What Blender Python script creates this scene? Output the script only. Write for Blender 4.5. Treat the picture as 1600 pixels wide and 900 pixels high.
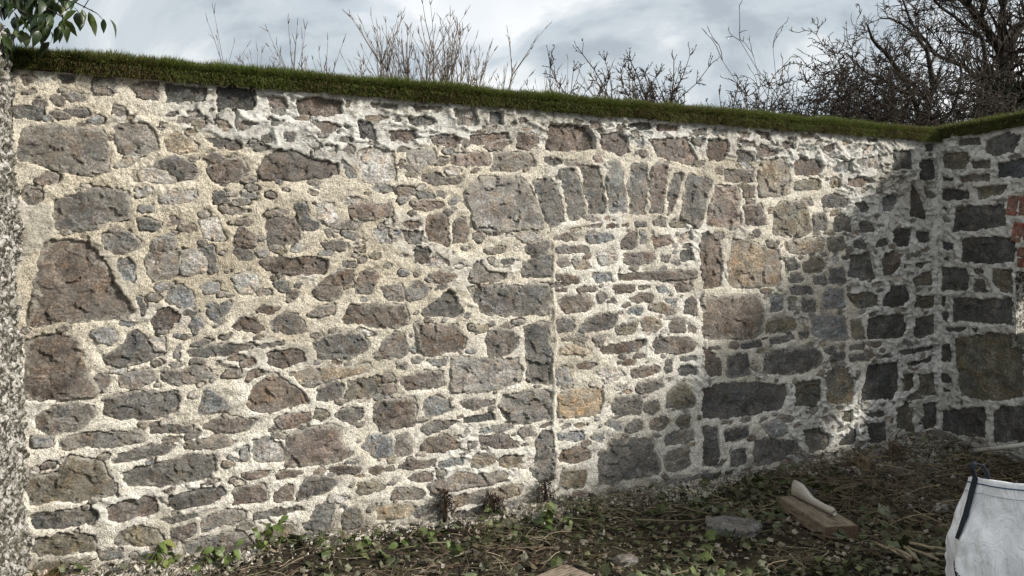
import bpy, bmesh, math, random
import numpy as np
from mathutils import Vector, Matrix, noise
from mathutils.geometry import delaunay_2d_cdt

for o in list(bpy.data.objects):
    bpy.data.objects.remove(o, do_unlink=True)
SC = bpy.context.scene
COL = SC.collection
R = math.radians

# ------------------------------------------------------------------ camera
cam = bpy.data.cameras.new('camera')
cam.sensor_fit = 'HORIZONTAL'
cam.sensor_width = 36.0
cam.lens = 27.0
cam.shift_y = -0.0325
cam.clip_start = 0.05
cam.clip_end = 6000
camo = bpy.data.objects.new('camera', cam)
camo.location = (0, 0, 1.6)
camo.rotation_euler = (R(90), 0, 0)
COL.objects.link(camo)
SC.camera = camo

# ------------------------------------------------------------------ light
SUN_DIR = Vector((1.239, -0.328, 0.76)).normalized()      # towards the sun: right of the picture, a little behind the camera
sun = bpy.data.lights.new('sun', 'SUN')
sun.energy = 4.4
sun.angle = R(6.5)
sun.color = (1.0, 0.945, 0.86)
suno = bpy.data.objects.new('sun', sun)
suno.rotation_euler = (-SUN_DIR).to_track_quat('-Z', 'Y').to_euler()
suno.location = (8, -2, 6)
COL.objects.link(suno)

world = bpy.data.worlds.new('World')
SC.world = world
world.use_nodes = True
nt = world.node_tree
nt.nodes.clear()
W = nt.nodes.new
out = W('ShaderNodeOutputWorld')
bg = W('ShaderNodeBackground')
bg.inputs['Strength'].default_value = 0.105
sky = W('ShaderNodeTexSky')
sky.sky_type = 'NISHITA'
sky.sun_disc = False
sky.sun_elevation = math.asin(SUN_DIR.z)
sky.sun_rotation = math.atan2(SUN_DIR.x, SUN_DIR.y)
sky.air_density = 1.0
sky.dust_density = 1.5
tc = W('ShaderNodeTexCoord')
sep = W('ShaderNodeSeparateXYZ')
nt.links.new(tc.outputs['Generated'], sep.inputs[0])
zz = W('ShaderNodeMath'); zz.operation = 'MAXIMUM'; zz.inputs[1].default_value = 0.0
nt.links.new(sep.outputs['Z'], zz.inputs[0])
za = W('ShaderNodeMath'); za.operation = 'ADD'; za.inputs[1].default_value = 0.42
nt.links.new(zz.outputs[0], za.inputs[0])
def wdiv(sock):
    m = W('ShaderNodeMath'); m.operation = 'DIVIDE'
    nt.links.new(sock, m.inputs[0]); nt.links.new(za.outputs[0], m.inputs[1]); return m
cx, cy = wdiv(sep.outputs['X']), wdiv(sep.outputs['Y'])
cmb = W('ShaderNodeCombineXYZ')
nt.links.new(cx.outputs[0], cmb.inputs[0]); nt.links.new(cy.outputs[0], cmb.inputs[1])
def wnoise(scale, detail, rough, off, dist=0.3):
    mp = W('ShaderNodeMapping'); mp.inputs['Location'].default_value = off
    n = W('ShaderNodeTexNoise'); n.inputs['Scale'].default_value = scale; n.inputs['Detail'].default_value = detail
    n.inputs['Roughness'].default_value = rough; n.inputs['Distortion'].default_value = dist
    nt.links.new(cmb.outputs[0], mp.inputs[0]); nt.links.new(mp.outputs[0], n.inputs['Vector']); return n
def wramp(sock, stops):
    r = W('ShaderNodeValToRGB'); r.color_ramp.interpolation = 'EASE'
    els = r.color_ramp.elements
    while len(els) < len(stops): els.new(0.5)
    for e, (p, c) in zip(els, stops): e.position = p; e.color = (*c, 1)
    nt.links.new(sock, r.inputs[0]); return r
n1 = wnoise(1.5, 8, 0.56, (3.1, 0.7, 0.0), .8)
shade = wramp(n1.outputs['Fac'], [(0.38, (3.2, 3.65, 4.1)), (0.46, (4.4, 4.85, 5.2)), (0.52, (5.8, 6.1, 6.3)), (0.59, (7.7, 7.8, 7.8))])
n2 = wnoise(1.4, 5, 0.5, (7.4, 2.2, 1.0))
cover = wramp(n2.outputs['Fac'], [(0.30, (0.72,) * 3), (0.52, (1.0,) * 3)])
mixs = W('ShaderNodeMix'); mixs.data_type = 'RGBA'
nt.links.new(cover.outputs[0], mixs.inputs['Factor'])
nt.links.new(sky.outputs[0], mixs.inputs['A']); nt.links.new(shade.outputs[0], mixs.inputs['B'])
nt.links.new(mixs.outputs['Result'], bg.inputs['Color'])
nt.links.new(bg.outputs[0], out.inputs['Surface'])

SC.view_settings.view_transform = 'Standard'
SC.view_settings.look = 'None'
SC.view_settings.gamma = 1.0
SC.view_settings.use_curve_mapping = False
SC.view_settings.exposure = 0.44
SC.cycles.use_denoising = True
SC.cycles.max_bounces = 6
SC.cycles.diffuse_bounces = 3
SC.cycles.glossy_bounces = 2
SC.cycles.transmission_bounces = 2
SC.cycles.transparent_max_bounces = 4

random.seed(7)
RNG = np.random.default_rng(11)

# ------------------------------------------------------------------ object helpers
def link(o, parent=None):
    COL.objects.link(o)
    if parent is not None:
        o.parent = parent
    return o
def empty(name, loc=(0, 0, 0), rz=0.0):
    o = bpy.data.objects.new(name, None)
    o.empty_display_size = 0.1
    o.location = loc
    o.rotation_euler = (0, 0, rz)
    return link(o)
def tag(o, label=None, cat=None, group=None, kind=None):
    if label: o['label'] = label
    if cat: o['category'] = cat
    if group: o['group'] = group
    if kind: o['kind'] = kind
    return o
def obj(name, me, parent=None, mat=None, loc=None):
    o = bpy.data.objects.new(name, me)
    if mat is not None and not me.materials:
        me.materials.append(mat)
    if loc is not None:
        o.location = loc
    return link(o, parent)
def mesh_np(name, V, F, smooth=True, col=None, attr=None):
    """V (n,3) floats, F (m,k) ints with one face size"""
    V = np.asarray(V, dtype=np.float32); F = np.asarray(F, dtype=np.int32)
    me = bpy.data.meshes.new(name)
    m, k = F.shape
    me.vertices.add(len(V)); me.vertices.foreach_set('co', V.ravel())
    me.loops.add(m * k); me.loops.foreach_set('vertex_index', F.ravel())
    me.polygons.add(m)
    me.polygons.foreach_set('loop_start', np.arange(0, m * k, k, dtype=np.int32))
    me.polygons.foreach_set('use_smooth', np.full(m, smooth))
    if col is not None:
        a = me.color_attributes.new('Col', 'FLOAT_COLOR', 'POINT')
        c4 = np.ones((len(V), 4), dtype=np.float32); c4[:, :3] = col
        a.data.foreach_set('color', c4.ravel())
    for nm, arr in (attr or {}).items():
        a = me.attributes.new(nm, 'FLOAT', 'POINT')
        a.data.foreach_set('value', np.asarray(arr, dtype=np.float32).ravel())
    me.update(calc_edges=True)
    me.validate()
    return me
def mesh_py(name, V, F, smooth=False):
    me = bpy.data.meshes.new(name)
    me.from_pydata([tuple(v) for v in V], [], [tuple(f) for f in F])
    me.update()
    if smooth:
        me.polygons.foreach_set('use_smooth', np.full(len(me.polygons), True))
    return me
def rot_stack(rx, ry, rz):
    cx, sx, cy, sy, cz, sz = np.cos(rx), np.sin(rx), np.cos(ry), np.sin(ry), np.cos(rz), np.sin(rz)
    M = np.empty((len(rx), 3, 3))
    M[:, 0, 0] = cz * cy; M[:, 0, 1] = cz * sy * sx - sz * cx; M[:, 0, 2] = cz * sy * cx + sz * sx
    M[:, 1, 0] = sz * cy; M[:, 1, 1] = sz * sy * sx + cz * cx; M[:, 1, 2] = sz * sy * cx - cz * sx
    M[:, 2, 0] = -sy;     M[:, 2, 1] = cy * sx;                M[:, 2, 2] = cy * cx
    return M
def scatter(name, TV, TF, pos, M, scale, cols, smooth=False):
    """many copies of one small template in one mesh"""
    TV = np.asarray(TV, float); TF = np.asarray(TF, int)
    n, k = len(pos), len(TV)
    scale = np.asarray(scale, float)
    if scale.ndim == 1: scale = np.repeat(scale[:, None], 3, 1)
    V = np.einsum('nij,nkj->nki', M, TV[None] * scale[:, None, :]) + pos[:, None, :]
    F = TF[None] + (np.arange(n) * k)[:, None, None]
    C = np.repeat(np.asarray(cols)[:, None, :], k, 1).reshape(-1, 3)
    return mesh_np(name, V.reshape(-1, 3), F.reshape(-1, TF.shape[1]), smooth, C)
def tubes(name, lines, sides=lambda r: 5):
    """lines: list of (points, radii) -> one mesh of tapered tubes"""
    V, F = [], []
    for pts, rad in lines:
        pts = [Vector(p) for p in pts]
        s = sides(rad[0])
        base = len(V)
        t = (pts[1] - pts[0]).normalized()
        ref = Vector((0, 0, 1)) if abs(t.z) < 0.9 else Vector((1, 0, 0))
        nrm = t.cross(ref).normalized()
        for i, p in enumerate(pts):
            if i: t = (pts[min(i + 1, len(pts) - 1)] - pts[i - 1]).normalized()
            nrm = (nrm - t * nrm.dot(t)).normalized()
            b = t.cross(nrm)
            for j in range(s):
                a = 2 * math.pi * j / s
                V.append(p + (nrm * math.cos(a) + b * math.sin(a)) * rad[i])
        for i in range(len(pts) - 1):
            for j in range(s):
                a0 = base + i * s + j; a1 = base + i * s + (j + 1) % s
                F.append((a0, a1, a1 + s, a0 + s))
        F.append(tuple(range(base + s - 1, base - 1, -1)))
        F.append(tuple(base + (len(pts) - 1) * s + j for j in range(s)))
    return mesh_py(name, V, F, True)
def fbm(x, y, z, octs=4, scale=1.0, gain=0.5):
    s, a, f = 0.0, 1.0, scale
    for _ in range(octs):
        s += a * noise.noise((x * f, y * f, z * f)); a *= gain; f *= 2.03
    return s
def vnoise2(U, Z, scale, seed):
    """smooth 2-D value noise for arrays, -1..1"""
    r = np.random.default_rng(seed)
    x = U * scale; y = Z * scale
    x0 = np.floor(x).astype(int); y0 = np.floor(y).astype(int)
    fx = x - x0; fy = y - y0
    fx = fx * fx * (3 - 2 * fx); fy = fy * fy * (3 - 2 * fy)
    T = r.uniform(-1, 1, (257, 257))
    g = lambda a, b: T[a % 257, b % 257]
    return (g(x0, y0) * (1 - fx) + g(x0 + 1, y0) * fx) * (1 - fy) + (g(x0, y0 + 1) * (1 - fx) + g(x0 + 1, y0 + 1) * fx) * fy
def fbm2(U, Z, scale, seed, octs=4, gain=0.5):
    s = 0; a = 1.0; n = 0
    for i in range(octs):
        s = s + a * vnoise2(U + 13.7 * i, Z - 7.3 * i, scale * 2.0 ** i, seed + i); n += a; a *= gain
    return s / n
def sstep(a, b, x):
    t = np.clip((x - a) / (b - a), 0, 1); return t * t * (3 - 2 * t)

# ------------------------------------------------------------------ material helpers
class NT:
    def __init__(self, name, rough=0.85, spec=0.3):
        self.m = bpy.data.materials.new(name); self.m.use_nodes = True
        self.t = self.m.node_tree
        self.b = self.t.nodes['Principled BSDF']
        self.b.inputs['Roughness'].default_value = rough
        self.b.inputs['Specular IOR Level'].default_value = spec
        self.geo = None
    def n(self, typ, **kw):
        nd = self.t.nodes.new(typ)
        for k, v in kw.items(): setattr(nd, k, v)
        return nd
    def l(self, a, b): self.t.links.new(a, b)
    def pos(self):
        if self.geo is None: self.geo = self.n('ShaderNodeNewGeometry')
        return self.geo.outputs['Position']
    def obj_co(self):
        return self.n('ShaderNodeTexCoord').outputs['Object']
    def noise(self, scale, detail=4, rough=0.55, vec=None, dist=0.0, stretch=None):
        nd = self.n('ShaderNodeTexNoise'); nd.inputs['Scale'].default_value = scale
        nd.inputs['Detail'].default_value = detail; nd.inputs['Roughness'].default_value = rough
        nd.inputs['Distortion'].default_value = dist
        v = vec if vec is not None else self.pos()
        if stretch:
            mp = self.n('ShaderNodeMapping'); mp.inputs['Scale'].default_value = stretch
            self.l(v, mp.inputs[0]); v = mp.outputs[0]
        self.l(v, nd.inputs['Vector']); return nd.outputs['Fac']
    def voro(self, scale, feature='F1', vec=None, outn='Distance', rand=1.0):
        nd = self.n('ShaderNodeTexVoronoi', feature=feature); nd.inputs['Scale'].default_value = scale
        nd.inputs['Randomness'].default_value = rand
        self.l(vec if vec is not None else self.pos(), nd.inputs['Vector']); return nd.outputs[outn]
    def ramp(self, sock, stops, interp='LINEAR'):
        r = self.n('ShaderNodeValToRGB'); r.color_ramp.interpolation = interp
        els = r.color_ramp.elements
        while len(els) < len(stops): els.new(0.5)
        for e, (p, c) in zip(els, stops):
            e.position = p; e.color = (*c, 1) if hasattr(c, '__len__') else (c, c, c, 1)
        self.l(sock, r.inputs[0]); return r.outputs[0]
    def mix(self, fac, a, b, mode='MIX'):
        m = self.n('ShaderNodeMix', data_type='RGBA', blend_type=mode)
        for s, v in (('Factor', fac), ('A', a), ('B', b)):
            i = m.inputs[s] if s == 'Factor' else [q for q in m.inputs if q.name == s and q.type == 'RGBA'][0]
            if hasattr(v, 'links'): self.l(v, i)
            elif s == 'Factor': i.default_value = v
            else: i.default_value = (*v, 1)
        return [q for q in m.outputs if q.type == 'RGBA'][0]
    def math(self, op, a, b=None, clamp=False):
        m = self.n('ShaderNodeMath', operation=op, use_clamp=clamp)
        for i, v in enumerate((a, b)):
            if v is None: continue
            if hasattr(v, 'links'): self.l(v, m.inputs[i])
            else: m.inputs[i].default_value = v
        return m.outputs[0]
    def attr(self, name, outn='Fac'):
        a = self.n('ShaderNodeAttribute', attribute_name=name); return a.outputs[outn]
    def rnd(self):
        return self.n('ShaderNodeObjectInfo').outputs['Random']
    def color(self, s):
        if hasattr(s, 'links'): self.l(s, self.b.inputs['Base Color'])
        else: self.b.inputs['Base Color'].default_value = (*s, 1)
    def bump(self, sock, dist=0.01, strength=1.0, prev=None):
        b = self.n('ShaderNodeBump'); b.inputs['Distance'].default_value = dist; b.inputs['Strength'].default_value = strength
        self.l(sock, b.inputs['Height'])
        if prev is not None: self.l(prev, b.inputs['Normal'])
        self.l(b.outputs[0], self.b.inputs['Normal']); return b.outputs[0]

# ------------------------------------------------------------------ stone materials
STONE = {
    'g': ((.145, .132, .115), .35), 'b': ((.115, .086, .066), .22), 'k': ((.088, .088, .086), .25),
    'u': ((.135, .155, .175), .45), 't': ((.215, .168, .105), .35), 'o': ((.135, .122, .078), .25),
    'r': ((.142, .103, .084), .35), 'R': ((.180, .118, .076), .15), 'w': ((.300, .290, .270), .80),
    'G': ((.155, .152, .145), .35), 'T': ((.205, .145, .080), .12), 'Y': ((.270, .178, .075), .12),
    'U': ((.050, .060, .085), .10), 'v': ((.105, .103, .098), .28), 'x': ((.115, .125, .135), .28), 'y': ((.130, .098, .085), .28),
}
LIME = (.52, .485, .415)
def stone_material(key):
    col, smear = STONE[key]
    M = NT('stone_' + {'g': 'grey_brown', 'b': 'dark_brown', 'k': 'charcoal_slate', 'u': 'blue_slate', 't': 'tan', 'o': 'olive', 'r': 'red_brown',
                       'R': 'russet', 'w': 'lime_washed', 'G': 'pale_grey', 'T': 'ochre_brown', 'Y': 'ochre', 'U': 'dark_blue', 'v': 'arch_grey',
                       'x': 'arch_blue', 'y': 'arch_red'}[key], rough=.82, spec=.28)
    c = np.array(col) * 2.05
    big = M.noise(9, 5, .62, dist=.4)
    gy = c.mean(); c = c * .52 + gy * np.array((1.05, 1.0, .93)) * .48
    base = M.ramp(big, [(.36, tuple(c * .55)), (.5, tuple(c)), (.64, tuple(np.minimum(c * 1.55 + .015, 1)))])
    warm = M.noise(16, 3, .6, vec=None)
    base = M.mix(M.ramp(warm, [(.50, 0), (.62, .6)]), base, tuple(c * np.array((1.22, .99, .78))))
    gl = M.noise(5, 3, .6)
    base = M.mix(M.ramp(gl, [(.50, 0), (.62, .5)]), base, tuple(c.mean() * np.array((.93, 1.0, 1.03))))
    # damp green with corner shade painted in, on stones that were never limed over
    damp_shade = M.math('MULTIPLY', M.ramp(M.math('ADD', M.attr('edge'), .5), [(.15, 1), (.42, 0)]), M.ramp(M.noise(6, 4, .6), [(.36, .18), (.55, .45)]))
    base = M.mix(damp_shade, base, (.050, .052, .040))
    # per stone brightness
    base = M.mix(1.0, base, M.ramp(M.rnd(), [(0, (.80, .80, .81)), (1, (1.25, 1.23, 1.2))]), 'MULTIPLY')
    grain = M.noise(85, 4, .75)
    base = M.mix(.75, base, M.ramp(grain, [(.36, .38), (.5, 1.0), (.64, 1.75)]), 'MULTIPLY')
    crack = M.noise(13, 6, .72, dist=1.1, stretch=(1, 1, 2.1))
    line = M.ramp(crack, [(.478, 1.0), (.494, .30), (.506, .30), (.522, 1.0)])
    base = M.mix(.38, base, line, 'MULTIPLY')
    dust = M.ramp(M.noise(7, 5, .7, dist=.5), [(.42, 0), (.64, .50)])
    dust = M.math('MULTIPLY', dust, M.ramp(M.math('ADD', M.attr('edge'), .5), [(.15, 0), (.5, 1)]))
    base = M.mix(dust, base, (.33, .305, .26))
    # lime left on the face, heavier towards the joint
    sm = M.noise(26, 6, .72, dist=.7)
    edge = M.attr('edge')
    f = M.math('ADD', sm, M.math('MULTIPLY', M.math('SUBTRACT', edge, .45), .34))
    lo = .605 - .17 * smear
    f = M.ramp(f, [(lo, 0), (lo + .07, .88)])
    limec = M.mix(M.noise(170, 2, .6), tuple(np.array(LIME) * .72), tuple(np.array(LIME) * 1.1))
    base = M.mix(f, base, limec)
    M.color(base)
    b = M.bump(M.noise(30, 8, .75, dist=1.0, stretch=(1, 1, 1.7)), .026, 1.0)
    b = M.bump(line, .006, .8, b)
    M.bump(grain, .010, .8, b)
    return M.m
MAT_STONE = {k: stone_material(k) for k in STONE}

def mortar_material():
    M = NT('lime_mortar', rough=.93, spec=.15)
    smooth = M.attr('smooth'); pale = M.attr('pale')
    g1 = M.noise(170, 2, .6); g2 = M.noise(62, 3, .65); g3 = M.noise(14, 4, .6); g4 = M.noise(3.2, 4, .6)
    sand = M.mix(M.ramp(g4, [(.35, 0), (.65, 1)]), (.53, .475, .375), (.62, .57, .475))
    lime = M.mix(M.ramp(g3, [(.35, 0), (.65, 1)]), (.62, .585, .505), (.76, .73, .655))
    rough_c = M.mix(pale, sand, lime)
    rough_c = M.mix(.85, rough_c, M.ramp(g2, [(.36, .72), (.5, 1.0), (.64, 1.2)]), 'MULTIPLY')
    # dark and pale grit in the lime
    grit = M.ramp(M.noise(125, 2, .6), [(.34, .30), (.43, .92), (.58, 1.04), (.70, 1.3)])
    rough_c = M.mix(.9, rough_c, grit, 'MULTIPLY')
    pit = M.ramp(M.voro(120), [(.10, .35), (.24, 1.0)])
    rough_c = M.mix(.55, rough_c, pit, 'MULTIPLY')
    sm_c = M.mix(M.ramp(g3, [(.3, 0), (.7, 1)]), (.40, .39, .36), (.62, .605, .56))
    sm_b = M.mix(M.ramp(g3, [(.3, 0), (.7, 1)]), (.56, .55, .51), (.78, .765, .72))
    sm_c = M.mix(pale, sm_c, sm_b)
    sm_c = M.mix(M.ramp(M.noise(24, 5, .7), [(.52, 0), (.62, .75)]), sm_c, (.20, .185, .155))
    sm_c = M.mix(.5, sm_c, M.ramp(g2, [(.32, .7), (.55, 1.05)]), 'MULTIPLY')
    base = M.mix(M.ramp(smooth, [(.3, 0), (.95, 1)]), rough_c, sm_c)
    damp = M.ramp(M.noise(1.7, 4, .6), [(.50, (1, 1, 1)), (.66, (.72, .70, .66))])
    base = M.mix(1.0, base, damp, 'MULTIPLY')
    base = M.mix(M.ramp(M.noise(11, 5, .7, dist=.6, stretch=(1, 1, 1.8)), [(.56, 0), (.68, .55)]), base, (.27, .245, .205))
    dirt = M.attr('dirt')
    base = M.mix(M.math('MULTIPLY', dirt, M.ramp(M.noise(18, 5, .65), [(.35, .25), (.65, 1)])), base, (.10, .088, .06))
    M.color(base)
    hgt = M.math('ADD', M.math('MULTIPLY', g2, .7), M.math('MULTIPLY', g1, .5))
    inv = M.math('SUBTRACT', 1.0, M.math('MULTIPLY', smooth, .8))
    b = M.bump(M.math('MULTIPLY', hgt, inv), .013, 1.0)
    b = M.bump(M.math('MULTIPLY', M.noise(22, 5, .65, dist=1.6, stretch=(1, 1, 2.0)), smooth), .02, .8, b)
    M.bump(pit, .004, .35, b)
    return M.m
MAT_MORTAR = mortar_material()

def simple(name, col, var=.25, scale=20, rough=.8, spec=.3, bumpd=.004, bumps=60, stretch=None, vec='pos'):
    M = NT(name, rough, spec)
    c = np.array(col)
    v = M.pos() if vec == 'pos' else M.obj_co()
    n = M.noise(scale, 5, .62, vec=v, stretch=stretch)
    M.color(M.ramp(n, [(.28, tuple(c * (1 - var))), (.5, tuple(c)), (.75, tuple(np.minimum(c * (1 + var), 1)))]))
    M.bump(M.noise(bumps, 4, .65, vec=v, stretch=stretch), bumpd, .8)
    return M.m
def attr_mat(name, rough=.7, spec=.3, trans=0.0, mott=.35, scale=60, sheen=None):
    M = NT(name, rough, spec)
    c = M.attr('Col', 'Color')
    base = M.mix(mott, c, M.ramp(M.noise(scale, 3, .6), [(.3, .45), (.7, 1.5)]), 'MULTIPLY')
    M.color(base)
    if trans:
        tl = M.n('ShaderNodeBsdfTranslucent'); M.l(base, tl.inputs['Color'])
        mx = M.n('ShaderNodeMixShader'); mx.inputs[0].default_value = trans
        M.l(M.b.outputs[0], mx.inputs[1]); M.l(tl.outputs[0], mx.inputs[2])
        M.l(mx.outputs[0], M.t.nodes['Material Output'].inputs['Surface'])
    return M.m
MAT_BARK = simple('bark_grey', (.034, .029, .023), .45, 14, .9, .2, .01, 40)
MAT_TWIG = simple('twig_bark', (.046, .037, .029), .35, 10, .9, .2)
MAT_TWIG_PALE = simple('pale_twig_bark', (.14, .115, .092), .35, 10, .9, .2)
MAT_GRASS = attr_mat('grass_blades', .65, .25, .28, .2)
MAT_LEAF = attr_mat('leaf_litter', .55, .35, .18, .35)
MAT_TWIGLITTER = attr_mat('litter_twigs', .85, .2, 0, .3)
MAT_SOIL = simple('turf_soil', (.040, .028, .018), .5, 40, .95, .1, .012, 90)

# ------------------------------------------------------------------ the walls' frame
WD = Vector((0.915, 0.4034, 0)).normalized()          # along the long wall, left to right
WALL_RZ = math.atan2(WD.y, WD.x)
P0 = Vector((-2.515, 3.87, 0))
LEN = 6.735
CORNER = P0 + WD * LEN
ND = Vector((WD.y, -WD.x, 0))                           # out of the long wall, towards the yard
def on_wall(u, z, h=0.0): return P0 + WD * u + ND * h + Vector((0, 0, z))

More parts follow.
